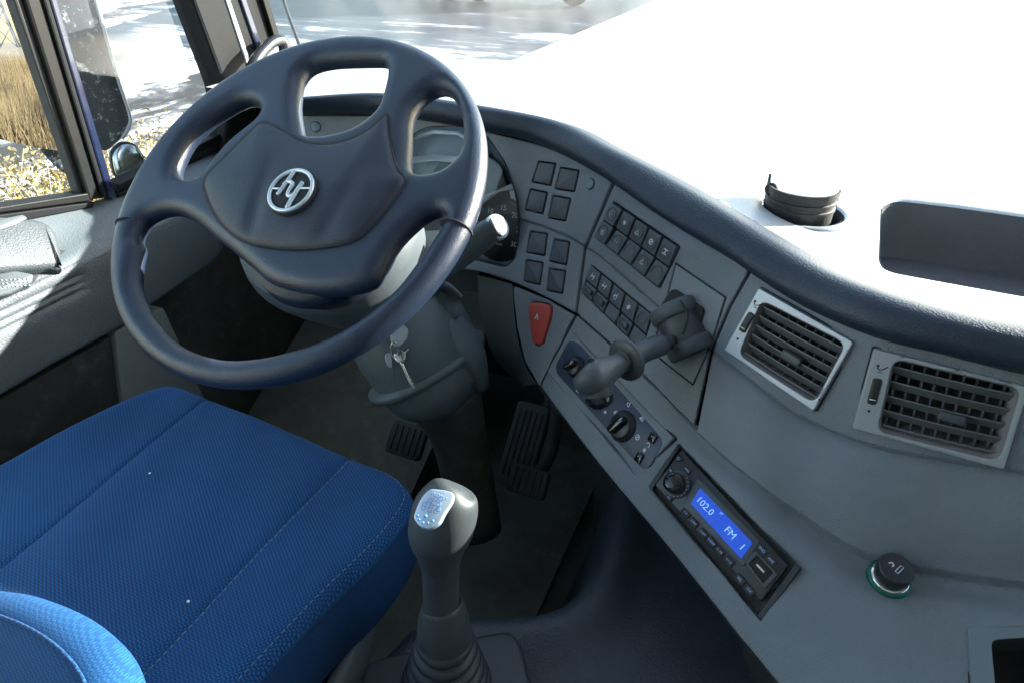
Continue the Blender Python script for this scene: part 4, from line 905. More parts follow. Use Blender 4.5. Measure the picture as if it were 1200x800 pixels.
# --- cigarette lighter
p, n = sdash(1040, 680); p = p + n * .006; ax = nrm(n * .5 + np.array([0, -.25, 1.]))
CL = thing('cigarette_lighter', 'black cigarette lighter knob with a green ring in the lower dash', 'lighter', p)
obj('bezel', lathe(p, ax, [(.0196, -.016), (.0196, .000), (.0188, .0012), (.0165, .0016)], 48), M['green'], CL)
obj('collar', lathe(p, ax, [(.0172, .0), (.0172, .0030), (.0162, .0036)], 48), M['chrome'], CL)
kb = obj('knob', lathe(p, ax, [(.0152, .002), (.0152, .006), (.0158, .008), (.0158, .0195), (.0148, .0212), (.0136, .0208), (.0002, .0204)], 48), M['black'], CL)
Qk = Pl(p + ax * .0206, ax, (1, .25, 0)); r0 = R(-25)
obj('symbol', join(tube(Qk.g(rect((.002, -.0015), .009, .0028, 0, r0 + R(70)), .0002), .0004, 5, closed=True), tube(Qk.g(np.array([(-.006, .004), (-.003, .005), (-.002, .002), (-.004, .001)]), .0002), .0006, 5, sub=3)), M['white'], kb)
# --- ashtray / bin at the lower right
Q = dpl(TRAY, .001); c4 = Q.loc(TRAY)
AT = thing('dash_bin', 'grey framed open bin at the lower right corner of the dash', 'bin', Q.o)
ih = Q.loc([(1161, 750), (1290, 741), (1320, 850), (1170, 845)]); ih = rpoly(ih, .006)
obj('frame', slab(Q, rpoly(c4, .003), -.004, .0018, .0012, holes=[ih]), M['dash2'], AT, sharp=40)
n = len(ih); obj('bin_wall', (np.concatenate([Q.g(ih, .001), Q.g(off(ih, -.004), -.05)]), [(j, (j + 1) % n, n + (j + 1) % n, n + j) for j in range(n)] + [[n + j for j in range(n)]]), M['blackm'], AT)
obj('gap', slab(Q, rpoly(off(c4, .0015), .003), -.004, -.0010, .0003, holes=[off(c4, -.004)]), M['gap'], AT)

# --- instrument cluster
Q = dpl([(500, 160), (600, 185), (600, 300), (500, 290)], 0); q = rpoly(Q.loc(CLUS), .02)
IC = thing('instrument_cluster', 'instrument cluster with black dial and silver bars seen behind the wheel rim', 'instrument cluster', Q.o)
n = len(q); obj('binnacle', (np.concatenate([Q.g(q, .002), Q.g(off(q, -.003), -.03)]), [(j, (j + 1) % n, n + (j + 1) % n, n + j) for j in range(n)] + [[n + j for j in range(n)]]), M['clus'], IC, smooth=False)
dc = Q.loc([(586, 269)], -.016)[0]; dr = .052
Qd = Pl(Q.g(dc, -.020)[0], Q.n, Q.x)
ringm = obj('dial_surround', slab(Qd, circ((0, 0), dr * 1.32, 48), 0, .0015, .0006), M['silverp'], IC)
dl = obj('dial', slab(Qd, circ((0, 0), dr, 64), .001, .0032, .0006), M['dial'], IC)
cxy = np.array([0, 0])
tk = []; 
for k in range(61):
    a = R(215 - 250 * k / 60); r0_ = dr * (.80 if k % 10 == 0 else .86); u = np.array([math.cos(a), math.sin(a)]); tk.append(tube(Qd.g(np.array([u * r0_, u * dr * .93]), .0034), .0006 if k % 10 == 0 else .0003, 4))
obj('scale_marks', join(*tk), M['white'], dl)
for k, s in enumerate(('0', '5', '10', '15', '20', '25', '30')):
    a = R(215 - 250 * k / 6); text('numeral', s, Qd, np.array([math.cos(a), math.sin(a)]) * dr * .66, .012, M['white'], dl, .0034)
text('legend', 'r/min', Qd, (0, -dr * .45), .007, M['white'], dl, .0034)
obj('needle', tube(Qd.g(np.array([(.0, .0), (-dr * .75, dr * .22)]), .006), [.0016, .0005], 6), M['redm'], dl)
obj('needle_cap', lathe(Qd.g((0, 0), .003)[0], Q.n, [(.007, 0), (.007, .004), (.005, .006)], 24), M['black'], dl)
for d0, rr in (((522, 215), .045),):
    c_ = Q.loc([d0])[0]; Q4 = Pl(Q.g(c_, -.026)[0], Q.n, Q.x); obj('dial', slab(Q4, circ((0, 0), rr, 48), 0, .003, .0006), M['dial'], IC)
for y0, y1, wd in ((159, 152, 5), (184, 181, 8)):
    P = [(484, y0), (508, y1), (536, y1 + 2), (560, y1 + 16)]; P = P + [(x - .5, y + wd) for x, y in P[::-1]]
    obj('silver_bar', slab(Q, Q.loc(P, -.008), -.014, -.008, .0008), M['silver'], IC)
obj('upper_display', slab(Q, rpoly(Q.loc([(566, 176), (590, 200), (600, 236), (560, 246)], -.02), .004), -.024, -.016, .001), M['dial'], IC)
obj('silver_band', slab(Q, Q.loc([(552, 236), (606, 212), (609, 221), (586, 225), (560, 244)], -.012), -.020, -.0135, .001), M['silver'], IC)
obj('cover_glass', slab(Q, shrink(q, .99), .0002, .0010, .0002), M['clear'], IC, smooth=False)

# --- trailer brake lever
bp, bn = sdash(806, 385)
TB = thing('brake_lever', 'grey handled trailer brake lever reaching from the dash over the heater knobs', 'lever', bp)
bd = nrm(sdash(780, 345)[0] - sdash(795, 412)[0]); side = np.cross(bn, bd)
# drum: a half cylinder whose axis lies along the plate, split by a slot
def drum(c, ax, r, L0, L1, a0, a1, seg=26):
    return lathe(c, ax, [(r * .55, L0), (r * .93, L0), (r, L0 + .0025), (r, L1 - .0025), (r * .93, L1), (r * .55, L1)], seg, ref=bn)
ax = nrm(np.cross(bn, nrm(at_pl(770, 402, bp, bn) - at_pl(826, 372, bp, bn))))
Qb = Pl(bp, bn, (1, 0, 0)); 
obj('mount_opening', slab(Qb, rpoly(Qb.loc([(772, 362), (789, 338), (826, 362), (813, 414), (785, 420)]), .005), -.002, .0022, .0004), M['gap'], TB)
cD = sdash(802, 386)[0] + bn * .006
obj('drum', lathe(cD, ax, [(.004, -.033), (.022, -.033), (.0245, -.030), (.0245, .030), (.022, .033), (.004, .033)], 36, ref=bn), M['lever'], TB, sharp=50)
for k in (-1, 1): obj('cheek', lathe(cD + ax * .024 * k, ax, [(.004, -.009), (.026, -.009), (.029, -.006), (.029, .006), (.026, .009), (.004, .009)], 36, ref=bn), M['column'] if k < 0 else M['lever'], TB, sharp=50)
tD = fw @ cD
obj('drum_slot', tube([at_t(797, 352, tD - .03), at_t(806, 370, tD - .036), at_t(800, 392, tD - .036)], .0012, 6, sub=4), M['gap'], TB)
sh = [at_t(786, 401, tD - .022), at_t(775, 404, tD - .034), at_t(757, 410, tD - .048), at_t(740, 418, tD - .062), at_t(728, 424, tD - .072)]
obj('shaft', tube(sh[1:], [.0125, .0130, .0132, .0115], 20, sub=5), M['lever'], TB)
obj('shaft_neck', tube(sh[:3], [.0075, .0075, .009], 12, sub=3, squash=(1.2, .8)), M['lever'], TB)
rc = at_t(734, 421, tD - .066); rax = nrm(sh[4] - sh[2]); 
obj('collar_ring', lathe(rc, rax, [(.011, -.0045), (.0215, -.0045), (.0240, -.002), (.0240, .002), (.0215, .0045), (.011, .0045)], 40), M['lever'], TB)
kh = [at_t(733, 422, tD - .067), at_t(721, 428, tD - .076), at_t(708, 435, tD - .085), at_t(696, 441, tD - .090), at_t(686, 438, tD - .092), at_t(681, 434, tD - .092)]
obj('handle', tube(kh, [.0105, .0125, .0165, .0205, .0190, .0115], 24, sub=6), M['lever'], TB)
k2 = [at_t(701, 440, tD - .088), at_t(701, 452, tD - .088), at_t(703, 463, tD - .087)]
obj('handle_foot', tube(k2, [.0185, .0165, .0150], 24, sub=4), M['lever'], TB)
obj('release_button', tube([at_t(703, 461, tD - .087), at_t(704, 470, tD - .086), at_t(705, 474, tD - .085)], [.0140, .0142, .0105], 24, sub=3), M['gloss'], TB)
obj('button_slot', slab(Pl(at_t(718, 436, tD - .092), -ray(718, 436), (1, 0, 0)), rect((0, 0), .0028, .006, 0, R(-15)), -.002, .0012, .0002), M['gap'], TB)

# --- cup holder insert on the dash top
CU = thing('cup_holder', 'dark grey cup holder insert standing in its ring on the dash top', 'cup holder', cupc)
obj('ring', lathe(cupc, (0, 0, 1), [(CR - .002, -.03), (CR - .002, .0), (CR, .003), (CR + .007, .003), (CR + .009, .0), (CR + .009, -.006)], 56, cap=False), M['silverp'], CU)
obj('well', lathe(cupc, (0, 0, 1), [(CR - .003, .002), (CR - .006, -.07), (.002, -.072)], 48, cap=False), M['gap'], CU)
ci = cupc + np.array([-.006, -.002, 0]); r1 = .042
ta = math.atan2(-ci[1], -ci[0])                                            # the half shell faces the driver's side
prof_ = [(.96, -.055), (.975, .008), (1.0, .010), (1.0, .0135), (.965, .0145), (.965, .018), (1.0, .019), (1.0, .0225), (.965, .0235), (.965, .026), (1.02, .027), (1.02, .036)]
aa = np.linspace(0, 2 * math.pi, 120, endpoint=False); W = []; dlt = np.abs((aa - ta + math.pi) % (2 * math.pi) - math.pi)
cut = np.interp(dlt, [0, R(92), R(98), math.pi], [.036, .036, -.004, -.004]); sg = (aa - ta + math.pi) % (2 * math.pi) - math.pi
cut = cut + .010 * np.exp(-((sg + R(84)) / R(9)) ** 2)
for k, h_ in prof_ + [(.95, .036), (.93, .02), (.90, -.05)]:
    hh = np.minimum(h_ + (.010 if h_ >= .036 else 0) * np.exp(-((sg + R(84)) / R(9)) ** 2), cut); W.append(np.c_[ci[0] + r1 * k * np.cos(aa), ci[1] + r1 * k * np.sin(aa), ci[2] + hh])
m = len(aa); nr = len(W); W = np.concatenate(W)
obj('insert', (W, [(i * m + j, i * m + (j + 1) % m, (i + 1) * m + (j + 1) % m, (i + 1) * m + j) for i in range(nr - 1) for j in range(m)]), M['blackm'], CU, sharp=35)
obj('hinge_lug', lathe(ci + np.array([math.cos(ta - R(70)), math.sin(ta - R(70)), 0]) * r1 * .9 + [0, 0, .030], (math.cos(ta), math.sin(ta), .3), [(.007, -.004), (.008, .004), (.006, .006)], 20), M['blackm'], CU)

# ================================================================ STEERING WHEEL AND COLUMN
WC = np.array([-.5148, .5523, -.2629]); WN = aim(-2, 54.2)
WQ = Pl(WC, WN, (1, 0, 0)); RW = .2335
SW = thing('steering_wheel', 'dark blue four spoke steering wheel with a silver round emblem', 'steering wheel', WC)
hT = [(356, 101), (359, 93), (367, 84), (388, 79), (418, 77.6), (446, 77.6), (453.6, 82), (454.6, 94.5), (450, 115), (445, 130), (435, 142), (418, 153.6), (398, 160), (378, 162.7), (361, 161), (357, 148.5), (354, 125)]
hL = [(216, 202.5), (217.7, 192.4), (229.5, 168.8), (249.8, 148.5), (270, 135), (287, 126.6), (298.7, 128.3), (303.8, 135), (302, 141.8), (290.3, 151.9), (270, 168.8), (249.8, 192.4), (238, 207.6), (224.5, 210), (217.7, 207.6)]
hR = [(487, 200), (486, 189), (487, 168.8), (487.3, 148.5), (490.7, 135), (499, 123), (509, 114.8), (519.4, 113), (529.5, 119.8), (536.3, 135), (540.3, 151.9), (540.3, 168.8), (536.3, 184), (526, 195.8), (514.3, 202.5), (499, 205.2), (490.7, 204)]
hB = [(171.7, 268.8), (176, 262), (192.5, 255), (211, 255), (234, 266.5), (252.6, 282.7), (278, 303), (300, 322), (318, 337), (345, 346), (375, 350), (410, 348), (436, 341), (448, 332), (458, 312), (473, 288), (494, 267), (509, 257), (518.6, 256), (519.5, 263.6), (511, 278), (499, 296), (485, 316), (467, 339), (442, 362), (414, 382), (377, 400.6), (340, 412), (308, 419), (271, 421), (238.7, 414), (211, 400.6), (188, 377), (174, 354), (167, 331), (168.4, 308), (171.7, 290), (168, 279)]
def grow(P, d):
    L = crom(P, 3, True); s_ = 1 if area(L) > 0 else -1; t = np.roll(L, -1, 0) - np.roll(L, 1, 0); t /= np.linalg.norm(t, axis=1)[:, None] + 1e-9
    return L + np.c_[t[:, 1], -t[:, 0]] * s_ * d
loops = [circ((0, 0), RW, 180)] + [grow(WQ.loc(h_), g_) for h_, g_ in ((hT, .0018), (hL, .0055), (hR, .0040), (hB, .0028))]
def rimtop(V, h, d):
    r = np.linalg.norm(V, axis=1); return h * np.where(r < .17, .85, 1)
RR = .017
obj('rim', puff(WQ, loops, .0160, RR, .0055, rel=(.02, .08, .18, .33, .55, .8, 1.1)), M['wheel'], SW)
# airbag cover
hub = [(309, 143), (290, 158), (264, 184), (240, 210), (241, 230), (257, 262), (285, 284), (331, 293), (377, 292), (414, 284), (433, 270), (456, 243), (476, 212), (466, 197), (457, 160), (454, 134), (447, 139), (432, 152), (410, 163), (385, 168.5), (358, 166), (335, 154)]
hq = WQ.loc(hub, .022); hcen = WQ.loc([(360, 222)], .022)[0]
def hubtop(V, h, d):
    q = V - hcen; h = h + .012 * (1 - np.exp(-d / .03))
    for s in (-1, 1):                                                           # two shallow flutes beside the emblem
        x = q[:, 0] - s * .055 - s * .010 * (q[:, 1] / .06); h = h - .0035 * (1 - np.exp(-(d / .016) ** 2)) * np.exp(-(x / .010) ** 2) * 1.1 * np.clip(.5 - q[:, 1] / .10, 0, 1)
    return h
HQ = Pl(WQ.g((0, 0), .012)[0], WQ.n, WQ.x)
obj('seam', slab(WQ, off(crom(WQ.loc(hub, .016), 3, True), .0002), 0, .0183, .0003), M['gap'], SW)
obj('airbag_cover', puff(HQ, [crom(HQ.loc(hub, .006), 3, True)], .0075, .008, .006, back=False, top=hubtop), M['hub'], SW)
# grip seams on the rim
for a_, b_ in (((146, 261), (172, 267)), ((536, 263), (548, 275))):
    pass
def rimseam(pa):
    p = WQ.loc([pa])[0]; a = math.atan2(p[1], p[0]); c = WQ.g(np.array([math.cos(a), math.sin(a)]) * (RW - RR), 0)[0]; t = nrm(-math.sin(a) * WQ.x + math.cos(a) * WQ.y)
    return lathe(c, t, [(.0172, -.0011), (.0182, -.0007), (.0182, .0007), (.0172, .0011)], 40)
obj('grip_seam', rimseam((156, 265)), M['gap'], SW); obj('grip_seam', rimseam((545, 270)), M['gap'], SW)
# lower hub body behind
obj('hub_back', lathe(WQ.g(WQ.loc([(372, 268)])[0], 0)[0], -WQ.n, [(.085, -.002), (.088, .02), (.075, .05), (.045, .07)], 48), M['hub'], SW)
# emblem
Qe = Pl(WQ.g(WQ.loc([(341, 223.5)], .033)[0], .0322)[0], WQ.n, WQ.x); ez = zz(300, 0, 2.9625)
def el(P): return Qe.loc(ez(P))
ea_ = el([(124, 592), (209, 665), (124, 738), (40, 665)]); ec_ = ea_.mean(0); er = np.linalg.norm(ea_ - ec_, axis=1).mean() * .93
em = obj('emblem', slab(Qe, circ(ec_, er * 1.06, 48), -.004, .0008, .0006), M['gap'], SW)
obj('emblem_ring', tube(Qe.g(circ(ec_, er * .93, 56), .0016), .0023, 10, closed=True), M['emb'], em)
def es(P, r_=.0024): return tube(Qe.g(el(P), .0018), r_, 8, sub=5)
ez = zz(305, 190, 12.307)
obj('emblem_letters', join(es([(515, 150), (440, 250), (360, 360), (265, 490)]), es([(355, 350), (400, 308), (455, 305), (482, 340), (445, 400), (412, 478), (432, 508), (480, 502), (520, 470)]), es([(628, 312), (560, 410), (510, 490), (455, 580), (400, 685)], .0027),
    es([(150, 400), (220, 400), (290, 400)], .0013), es([(580, 395), (650, 395), (740, 395)], .0013)), M['emb'], em)


SC = thing('steering_column', 'grey steering column shroud under the wheel with ignition lock and chrome tipped stalk', 'steering column', (-.5, .75, FL))
cax = -WN
c0_ = WC + cax * .055 + np.array([.004, 0, 0])
def ring_at(px, py, t): return at_t(px, py, t)
obj('upper_shroud', tube([c0_, c0_ + cax * .03, c0_ + cax * .09, c0_ + cax * .15], [.105, .112, .098, .080], 40, sub=5, squash=(1, 1.08)), M['column'], SC)
tk_ = 1.0
low = [at_t(452, 352, .93), at_t(478, 385, .95), at_t(500, 420, .97), at_t(512, 445, .98), at_t(520, 462, .99)]
obj('lower_shroud', tube(low, [.085, .100, .098, .092, .070], 36, sub=6, squash=(.8, 1.05)), M['column'], SC)
obj('shroud_band', tube([at_t(500, 424, .960), at_t(504, 432, .963)], [.0990, .0990], 40, squash=(.8, 1.06)), M['column'], SC)
obj('column_pedestal', tube([at_t(515, 450, 1.0), at_t(535, 500, 1.06), at_t(548, 560, 1.12), at_t(555, 620, 1.15)], [.065, .048, .045, .05], 24, sub=4), M['floor'], SC)
obj('shroud_wing', tube([at_t(516, 372, .92), at_t(545, 410, .95), at_t(565, 452, .98)], [.03, .045, .02], 20, sub=4, squash=(.6, 1)), M['columnd'], SC)
br = [at_t(*p, .90) for p in [(497, 358), (505, 345), (514, 335), (526, 338), (540, 350)]]
obj('adjust_bracket', tube(br, [.006, .008, .0085, .0075, .006], 10, sub=4, squash=(1.2, .7)), M['column'], SC)
obj('adjust_handle', slab(Pl(at_t(515, 352, .905), -ray(515, 352), (1, 0, 0)), rpoly(np.array([(-.018, -.012), (-.002, .016), (.026, .006), (.032, -.018), (.012, -.032), (-.012, -.028)]), .005), -.02, 0, .003), M['column'], SC)
# stalk
st_ = [at_t(505, 325, .84), at_t(540, 298, .835), at_t(568, 276, .825), at_t(583, 266, .82)]
sk_ = obj('stalk', tube(st_, [.0155, .0175, .0172, .0150], 28, sub=5), M['lever'], SC)
ca = nrm(st_[-1] - st_[-2]); Qc = Pl(st_[-1] + ca * 0, nrm(ca - .8 * nrm(ray(587, 265))), (0, 0, 1))
obj('stalk_tip', lathe(Qc.o, Qc.n, [(.0168, -.006), (.0172, .0), (.0160, .003), (.0120, .0038), (.0002, .0040)], 32), M['emb'], sk_)
# ignition lock and keys
kt = .845
ig = at_t(459, 394, kt + .03)
obj('ignition_lock', lathe(ig, -ray(459, 394), [(.016, -.02), (.016, .012), (.013, .016), (.006, .017)], 28), M['black'], SC)
KY = thing('key_bunch', 'bunch of keys hanging from the ignition with grey plastic heads and a steel blade', 'keys', at_t(467, 392, kt))
zk = zz(380, 330, 2.962)
def kp(P, t): return [at_t(x, y, t) for x, y in zk(P)]
def kq(c, t, dn=(0, 0, 0)): x, y = zk([c])[0]; return Pl(at_t(x, y, t), -nrm(ray(x, y)) + np.array(dn), (1, .2, 0))
Qa = kq((262, 190), kt, (.2, 0, .1)); f1 = Qa.loc(zk([(228, 160), (245, 147), (278, 152), (293, 168), (288, 198), (262, 225), (240, 226), (230, 200)]))
obj('ignition_key', slab(Qa, rpoly(f1, .004), -.004, .003, .002, holes=[circ(Qa.loc(zk([(248, 212)]))[0], .0016, 14)]), M['fob'], KY, sharp=50)
obj('key_ring', tube(np.array([at_t(*zk([(243 + 13 * math.cos(a), 235 + 27 * math.sin(a))])[0], kt - .004 + .004 * math.sin(a)) for a in np.linspace(0, 2 * math.pi, 28, endpoint=False)]), .0008, 8, closed=True), M['steel'], KY)
Qb_ = kq((262, 255), kt + .006, (-.3, .1, 0)); f2 = Qb_.loc(zk([(240, 248), (262, 232), (284, 245), (282, 272), (262, 284), (244, 270)]))
obj('key_head', slab(Qb_, rpoly(f2, .003), -.003, .002, .0015), M['steel'], KY)
Qc_ = kq((225, 272), kt + .004, (.5, 0, 0)); obj('key_tag', slab(Qc_, rpoly(Qc_.loc(zk([(213, 250), (228, 245), (236, 275), (235, 300), (222, 295), (212, 268)])), .003), -.002, .001, .001), M['fob'], KY)
for P, wd in (([(270, 280), (290, 325), (314, 380)], .0022), ([(262, 275), (282, 318), (300, 360)], .0014), ([(240, 285), (244, 330), (247, 360)], .001)):
    obj('key_blade', tube(kp(P, kt + .002), [wd * 1.1, wd, wd * .6], 6, sub=3, squash=(1, .5)), M['steel'] if wd > .0012 else M['black'], KY)
obj('blade_teeth', join(*[box(at_t(*zk([(296 + k * 3.0, 322 + k * 7.5)])[0], kt + .001), (.0016, .0016, .0016)) for k in range(7)]), M['steel'], KY, smooth=False)
obj('split_pin', tube(kp([(270, 262), (285, 240), (292, 234)], kt + .002), .0009, 6), M['steel'], KY)

# ================================================================ FOOTWELL
obj('floor_mat', box((-.55, .75, FL + .008), (.62, .7, .012)), M['mat2'], label='worn rubber mat in the driver footwell under the wheel', cat='floor mat', smooth=False)
def pedal(c, nrm_, w_, h2, label, rim=True):
    Qp = Pl(c, nrm_, (1, 0, 0)); t = thing('pedal', label, 'pedal', c, 'pedals')
    p = obj('pad', slab(Qp, rect((0, 0), w_, h2, .01), -.012, 0, .003), M['pedal'], t)
    for k in range(5): obj('rib', slab(Qp, rect(((k - 2) * w_ * .17, 0), w_ * .06, h2 * .8, .001), -.001, .003, .001), M['pedal'], t)
    obj('arm', tube([c - Qp.n * .01, c - Qp.n * .06 + np.array([0, .05, .04]), c + np.array([0, .16, .15])], [.012, .012, .014], 10, sub=3), M['pedal'], t)
pedal(at_t(612, 520, 1.22), (-.3, -.7, .7), .075, .16, 'ribbed black accelerator pedal nearest the engine cover')
pedal(at_t(617, 563, 1.12), (-.2, -.7, .7), .075, .05, 'small worn brake pedal below the accelerator')
pedal(at_t(475, 515, 1.15), (0, -.7, .7), .07, .06, 'dusty clutch pedal left of the column')
WX = thing('wheel_arch', 'dark green grey carpeted wheel arch in front of the driver door, seen through the wheel', 'wheel arch', (-.78, .98, FL))
obj('arch_top', loft([[np.array([x, .62 + .0 * x, FL + .02]) for x in (-1.0, -.85, -.7, -.55)], [np.array([x, .85, FL + .14]) for x in (-1.0, -.85, -.7, -.55)], [np.array([x, 1.25, FL + .34]) for x in (-1.0, -.85, -.7, -.55)]]), M['mat2'], WX)

# engine cover: raised hump with swept front edge
COV = [at_z(*p, -.70)[:2] for p in [(150, 1100), (395, 800), (450, 742), (480, 716), (545, 703), (620, 700), (662, 684), (690, 642), (703, 590), (716, 548), (740, 500)]]
COV = np.concatenate([crom(COV, 4), [(.2, 1.15), (.98, 1.15), (.98, -.8), (-.3, -.8)]])
def hump():
    gx, gy = np.meshgrid(np.arange(-.55, .98, .012), np.arange(-.8, 1.15, .012)); P = np.c_[gx.ravel(), gy.ravel()]
    d = dist(P, [COV]) * np.where(inside(P, [COV]), 1, -1)
    k = 1 / (1 + np.exp(-(d + .018) / .011)); h = (-.70 - FL) * k + .020 * np.exp(-((d - .035) / .035) ** 2) + .012 * np.sin(P[:, 0] * 9) * (d > 0) * np.clip(d / .1, 0, 1)
    n = gx.shape[1]; return np.c_[P, FL - .012 + h], [(i * n + j, i * n + j + 1, (i + 1) * n + j + 1, (i + 1) * n + j) for i in range(gx.shape[0] - 1) for j in range(n - 1)]
obj('engine_cover', hump(), M['tunnel'], label='dark blue grey vinyl engine cover between the seats, around the gear lever', cat='engine cover', loc=(0, .2, FL))

# ================================================================ GEAR LEVER
GL = thing('gear_lever', 'gear lever with a rounded grey knob, shift pattern plate and rubber bellows', 'gear lever', at_t(522, 800, .66))
g = lambda x, y, t: at_t(x, y, t)
obj('knob', tube([g(533, 568, .560), g(530, 574, .560), g(526, 587, .562), g(520, 605, .566), g(515, 628, .572), g(515, 648, .577), g(516, 662, .581)], [.010, .0205, .0262, .0288, .0272, .0205, .0168], 36, sub=6, squash=(1.0, 1.02)), M['knob'], GL)
obj('stem', tube([g(516, 655, .580), g(517, 690, .594), g(518, 722, .604)], [.0175, .0166, .0172], 32, sub=4), M['knob'], GL)
obj('collar', tube([g(518, 706, .600), g(519, 712, .602), g(520, 728, .609), g(521, 747, .616)], [.0180, .0205, .0245, .0262], 36, sub=4, cap=False), M['knob'], GL)
cb_ = g(521, 749, .617); cz = np.array([.0, -.012, -.075])
for k in range(6):
    c = cb_ + np.array([0, -.001 * k, -.013 * k]); r = .0270 + .0035 * k
    obj('bellows_fold', lathe(c, (0, 0, 1), [(r * .82, -.0075), (r * .97, -.0055), (r * 1.03, -.001), (r * .97, .0035), (r * .80, .006)], 40), M['boot'], GL)
bs = cb_ + np.array([0, -.004, -.080]); obj('base_plate', slab(Pl(bs, (0, 0, 1), (.8, .6, 0)), rpoly(np.array([(-.085, -.085), (.085, -.085), (.085, .050), (-.085, .050)]), .025), -.03, .003, .006), M['boot'], GL)
zg = zz(380, 530, 2.962); Qp = Pl(g(508, 597, .529), nrm(-ray(508, 597) + np.array([-.30, .05, .25])), (1, .1, 0))
pp = Qp.loc(zg([(368, 125), (420, 130), (450, 140), (444, 170), (420, 205), (400, 245), (365, 266), (330, 255), (309, 225), (325, 180), (345, 145)]))
pt_ = obj('pattern_plate', slab(Qp, rpoly(pp, .003), -.006, .0005, .0008), M['platem'], GL)
mk = []; zg2 = zz(470, 555, 9.41)
for c in [(320, 290), (380, 275), (440, 272), (262, 330), (245, 375), (335, 350), (318, 395), (415, 335), (385, 410), (410, 390)]: mk.append(tube(Qp.g(circ(Qp.loc(zg2([c]))[0], .0019, 14), .0006), .00025, 4, closed=True))
for a_, b_ in (((320, 290), (335, 350)), ((380, 275), (415, 335)), ((262, 330), (320, 290)), ((335, 350), (415, 335))): mk.append(tube(Qp.g(Qp.loc(zg2([a_, b_])), .0006), .00025, 4))
for c in [(350, 205), (375, 200), (425, 215), (450, 228), (475, 240), (505, 255)]: mk.append(tube(Qp.g(Qp.loc(zg2([c, (c[0] - 12, c[1] + 28)])), .0006), .0003, 4))
for c in [(182, 458), (270, 465), (200, 502), (240, 537), (295, 540), (350, 517)]: mk.append(lathe(Qp.g(Qp.loc(zg2([c]))[0], .0005)[0], Qp.n, [(.0012 if c[0] != 270 else .0017, 0), (.0012 if c[0] != 270 else .0017, .0003)], 12))
obj('shift_marks', join(*mk), M['bluek'], pt_)
obj('range_switch', tube([g(546, 628, .560), g(545, 634, .560), g(542, 640, .563)], [.002, .0035, .002], 8, sub=3), M['silverp'], GL)

# ================================================================ DRIVER SEAT
zS = -.55
SE = thing('driver_seat', 'blue woven driver seat cushion with stitched seams, left of the gear lever', 'seat', (-.56, .2, FL))
seat = [at_z(*p, zS)[:2] for p in [(205, 449), (245, 461), (310, 486), (370, 512), (430, 537), (465, 552), (481, 572), (476, 594)]]
seat = np.array([(-.79, -.15)] + [at_z(*p, zS - .005)[:2] for p in [(-40, 560), (0, 541), (60, 507), (120, 478), (170, 456), (205, 449)]] + [tuple(s) for s in seat[1:]] + [at_z(*p, zS)[:2] for p in [(440, 640), (370, 708), (285, 800)]] + [(-.33, -.15)])
so_ = crom(seat[1:-1], 3); so_ = np.concatenate([[seat[0]], so_, [seat[-1]]])
def seam_pts(a, b, bowv=0):
    a, b = at_z(*a, zS)[:2], at_z(*b, zS)[:2]; s = np.linspace(-.02, 1.35, 120); return np.array([a + (b - a) * t for t in s])
s1 = seam_pts((245, 462), (0, 665)); s2 = seam_pts((412, 530), (190, 762))
ex = np.concatenate([s + np.array([o_, 0]) for s in (s1, s2) for o_ in (-.006, -.003, 0, .003, .006)])
V_, T_, bl_, d_ = fill([so_], .010, rings=(.001, .004, .009, .016, .026, .036), extra=ex, clear=.013)
r_ = .020; k_ = np.clip(d_ / r_, 0, 1); h_ = -.020 * (1 - np.sqrt(1 - (1 - k_) ** 2))
x1 = np.interp(V_[:, 1], s1[::-1, 1], s1[::-1, 0]); x2 = np.interp(V_[:, 1], s2[::-1, 1], s2[::-1, 0])
h_ += -.0035 * np.exp(-((V_[:, 0] - x1) / .0028) ** 2) - .0030 * np.exp(-((V_[:, 0] - x2) / .0028) ** 2)
h_ += .006 * (1 - ((V_[:, 0] - (x1 + x2) / 2) / .13) ** 2).clip(0, 1) * k_ - .0 
h_ += .0012 * np.sin(V_[:, 0] * 60 + V_[:, 1] * 25) * k_
L_ = bl_[0]; n_ = len(V_); A_ = np.c_[V_, zS + h_]
def wall(z, o_): q = A_[L_].copy(); c = np.array([-.56, .15]); q[:, :2] += (q[:, :2] - c) / np.linalg.norm(q[:, :2] - c, axis=1)[:, None] * o_; q[:, 2] = z; return q
Ws = [wall(zS - .030, .004), wall(zS - .06, .007), wall(zS - .10, .002), wall(zS - .125, -.010)]
obj('cushion', (A_, [tuple(t) for t in T_]), M['fabric'], SE)
mm = len(L_); Wv = np.concatenate([A_[L_]] + Ws); Wf = [(i * mm + j, (i + 1) * mm + j, (i + 1) * mm + (j + 1) % mm, i * mm + (j + 1) % mm) for i in range(4) for j in range(mm)]
obj('cushion_side', (Wv, Wf), M['fabrics'], SE)
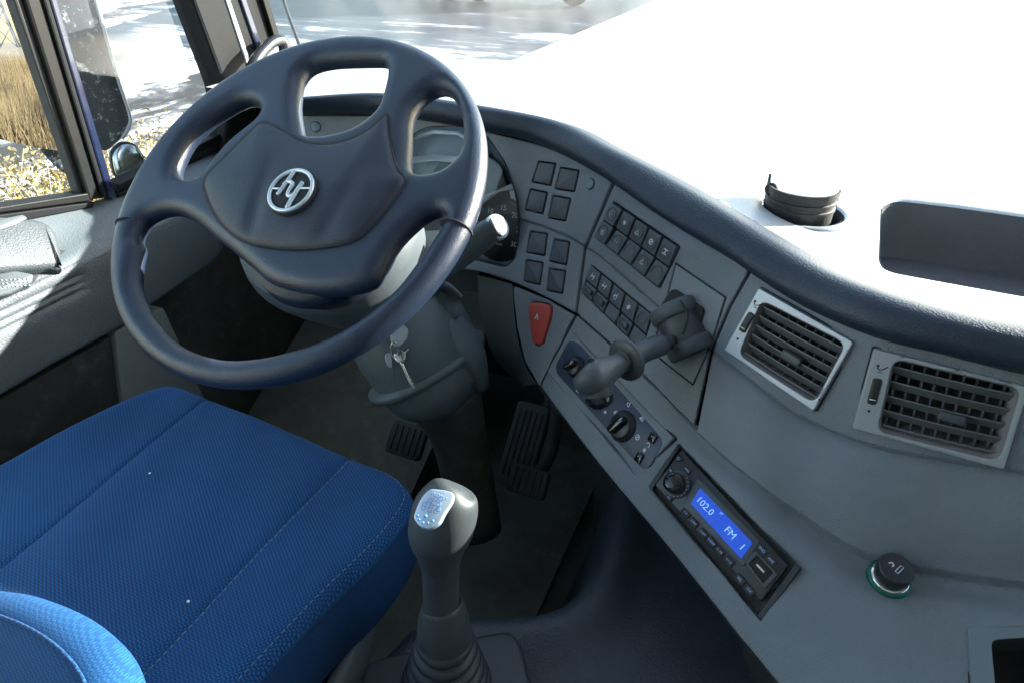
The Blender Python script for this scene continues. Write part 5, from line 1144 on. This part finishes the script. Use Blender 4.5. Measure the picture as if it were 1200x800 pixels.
# piping and stitches
pipe = A_[L_][[i for i in range(mm)]]; 
obj('piping', tube(pipe + np.array([0, 0, -.0005]), .0016, 8, closed=True), M['fabrics'], SE)
stc = []
def hs(x, y): i = np.argmin((V_[:, 0] - x) ** 2 + (V_[:, 1] - y) ** 2); return zS + h_[i]
def stitches(P, L=.0042, gap=.0030):
    P = np.asarray(P); acc = 0; seg = np.linalg.norm(np.diff(P, axis=0), axis=1); cum = np.r_[0, np.cumsum(seg)]
    s = 0
    while s < cum[-1] - L:
        a = [np.interp(s, cum, P[:, k]) for k in (0, 1)]; b = [np.interp(s + L, cum, P[:, k]) for k in (0, 1)]
        stc.append(tube([[*a, hs(*a) + .0008], [*b, hs(*b) + .0008]], .00045, 4)); s += L + gap
stitches(s2[::4] + np.array([.0045, 0])); 
rim_ = [tuple(p) for p in so_ if p[0] > -.36 and p[1] > -.05]; rim_ = off(so_, -.008); rim_ = np.array([p for p in rim_ if p[0] > -.38 and p[1] > -.0]); stitches(rim_)
obj('stitching', join(*stc), M['thread'], SE, kind='stuff')
for c in ((175.5, 554), (220.5, 704)):
    p = at_z(*c, zS + .004); obj('lint', lathe(p, (0, 0, 1), [(.0012, -.001), (.0014, .0005), (.0003, .0012)], 7), M['lint'], label='white speck of lint lying on the blue seat cushion, %s' % ('near the front seam' if c[1] < 600 else 'on the rear right seam'), cat='lint')
# seat pan and sides
obj('seat_pan', tube([(-.31, -.2, -.70), (-.31, .1, -.70), (-.325, .30, -.70), (-.36, .38, -.705)], [.022, .024, .022, .01], 16, sub=4, squash=(1.5, .7)), M['columnd'], SE)
obj('seat_base', box((-.56, .10, -.87), (.42, .46, .34)), M['blackm'], SE, smooth=False)
obj('side_cover', slab(Pl(np.array([-.315, .1, -.78]), (1, .1, .3), (0, 1, 0)), rpoly(np.array([(-.35, -.12), (.25, -.12), (.27, .03), (.2, .07), (-.35, .07)]), .03), -.02, 0, .008), M['kick'], SE)
# backrest shoulder, tilted forward into the lower left corner
bn_ = nrm(np.array([-.18, -.62, .76])); bo_ = at_t(60, 770, .415); QB = Pl(bo_, bn_, (1, 0, 0))
bl0 = QB.loc([(-260, 700), (-120, 688), (0, 692), (50, 702), (95, 722), (128, 748), (148, 776), (158, 810), (160, 860), (140, 960), (-260, 960)])
obj('backrest', puff(QB, [np.concatenate([crom(bl0[:9], 3), bl0[9:]])], .020, .020, .009, rel=(.02, .08, .2, .4, .7, 1)), M['fabricb'], SE)
obj('backrest_piping', tube(QB.g(crom(off(np.concatenate([crom(bl0[:9], 3), bl0[9:]]), -.012)[2:-3], 1), .0185), .0012, 8), M['fabric'], SE)
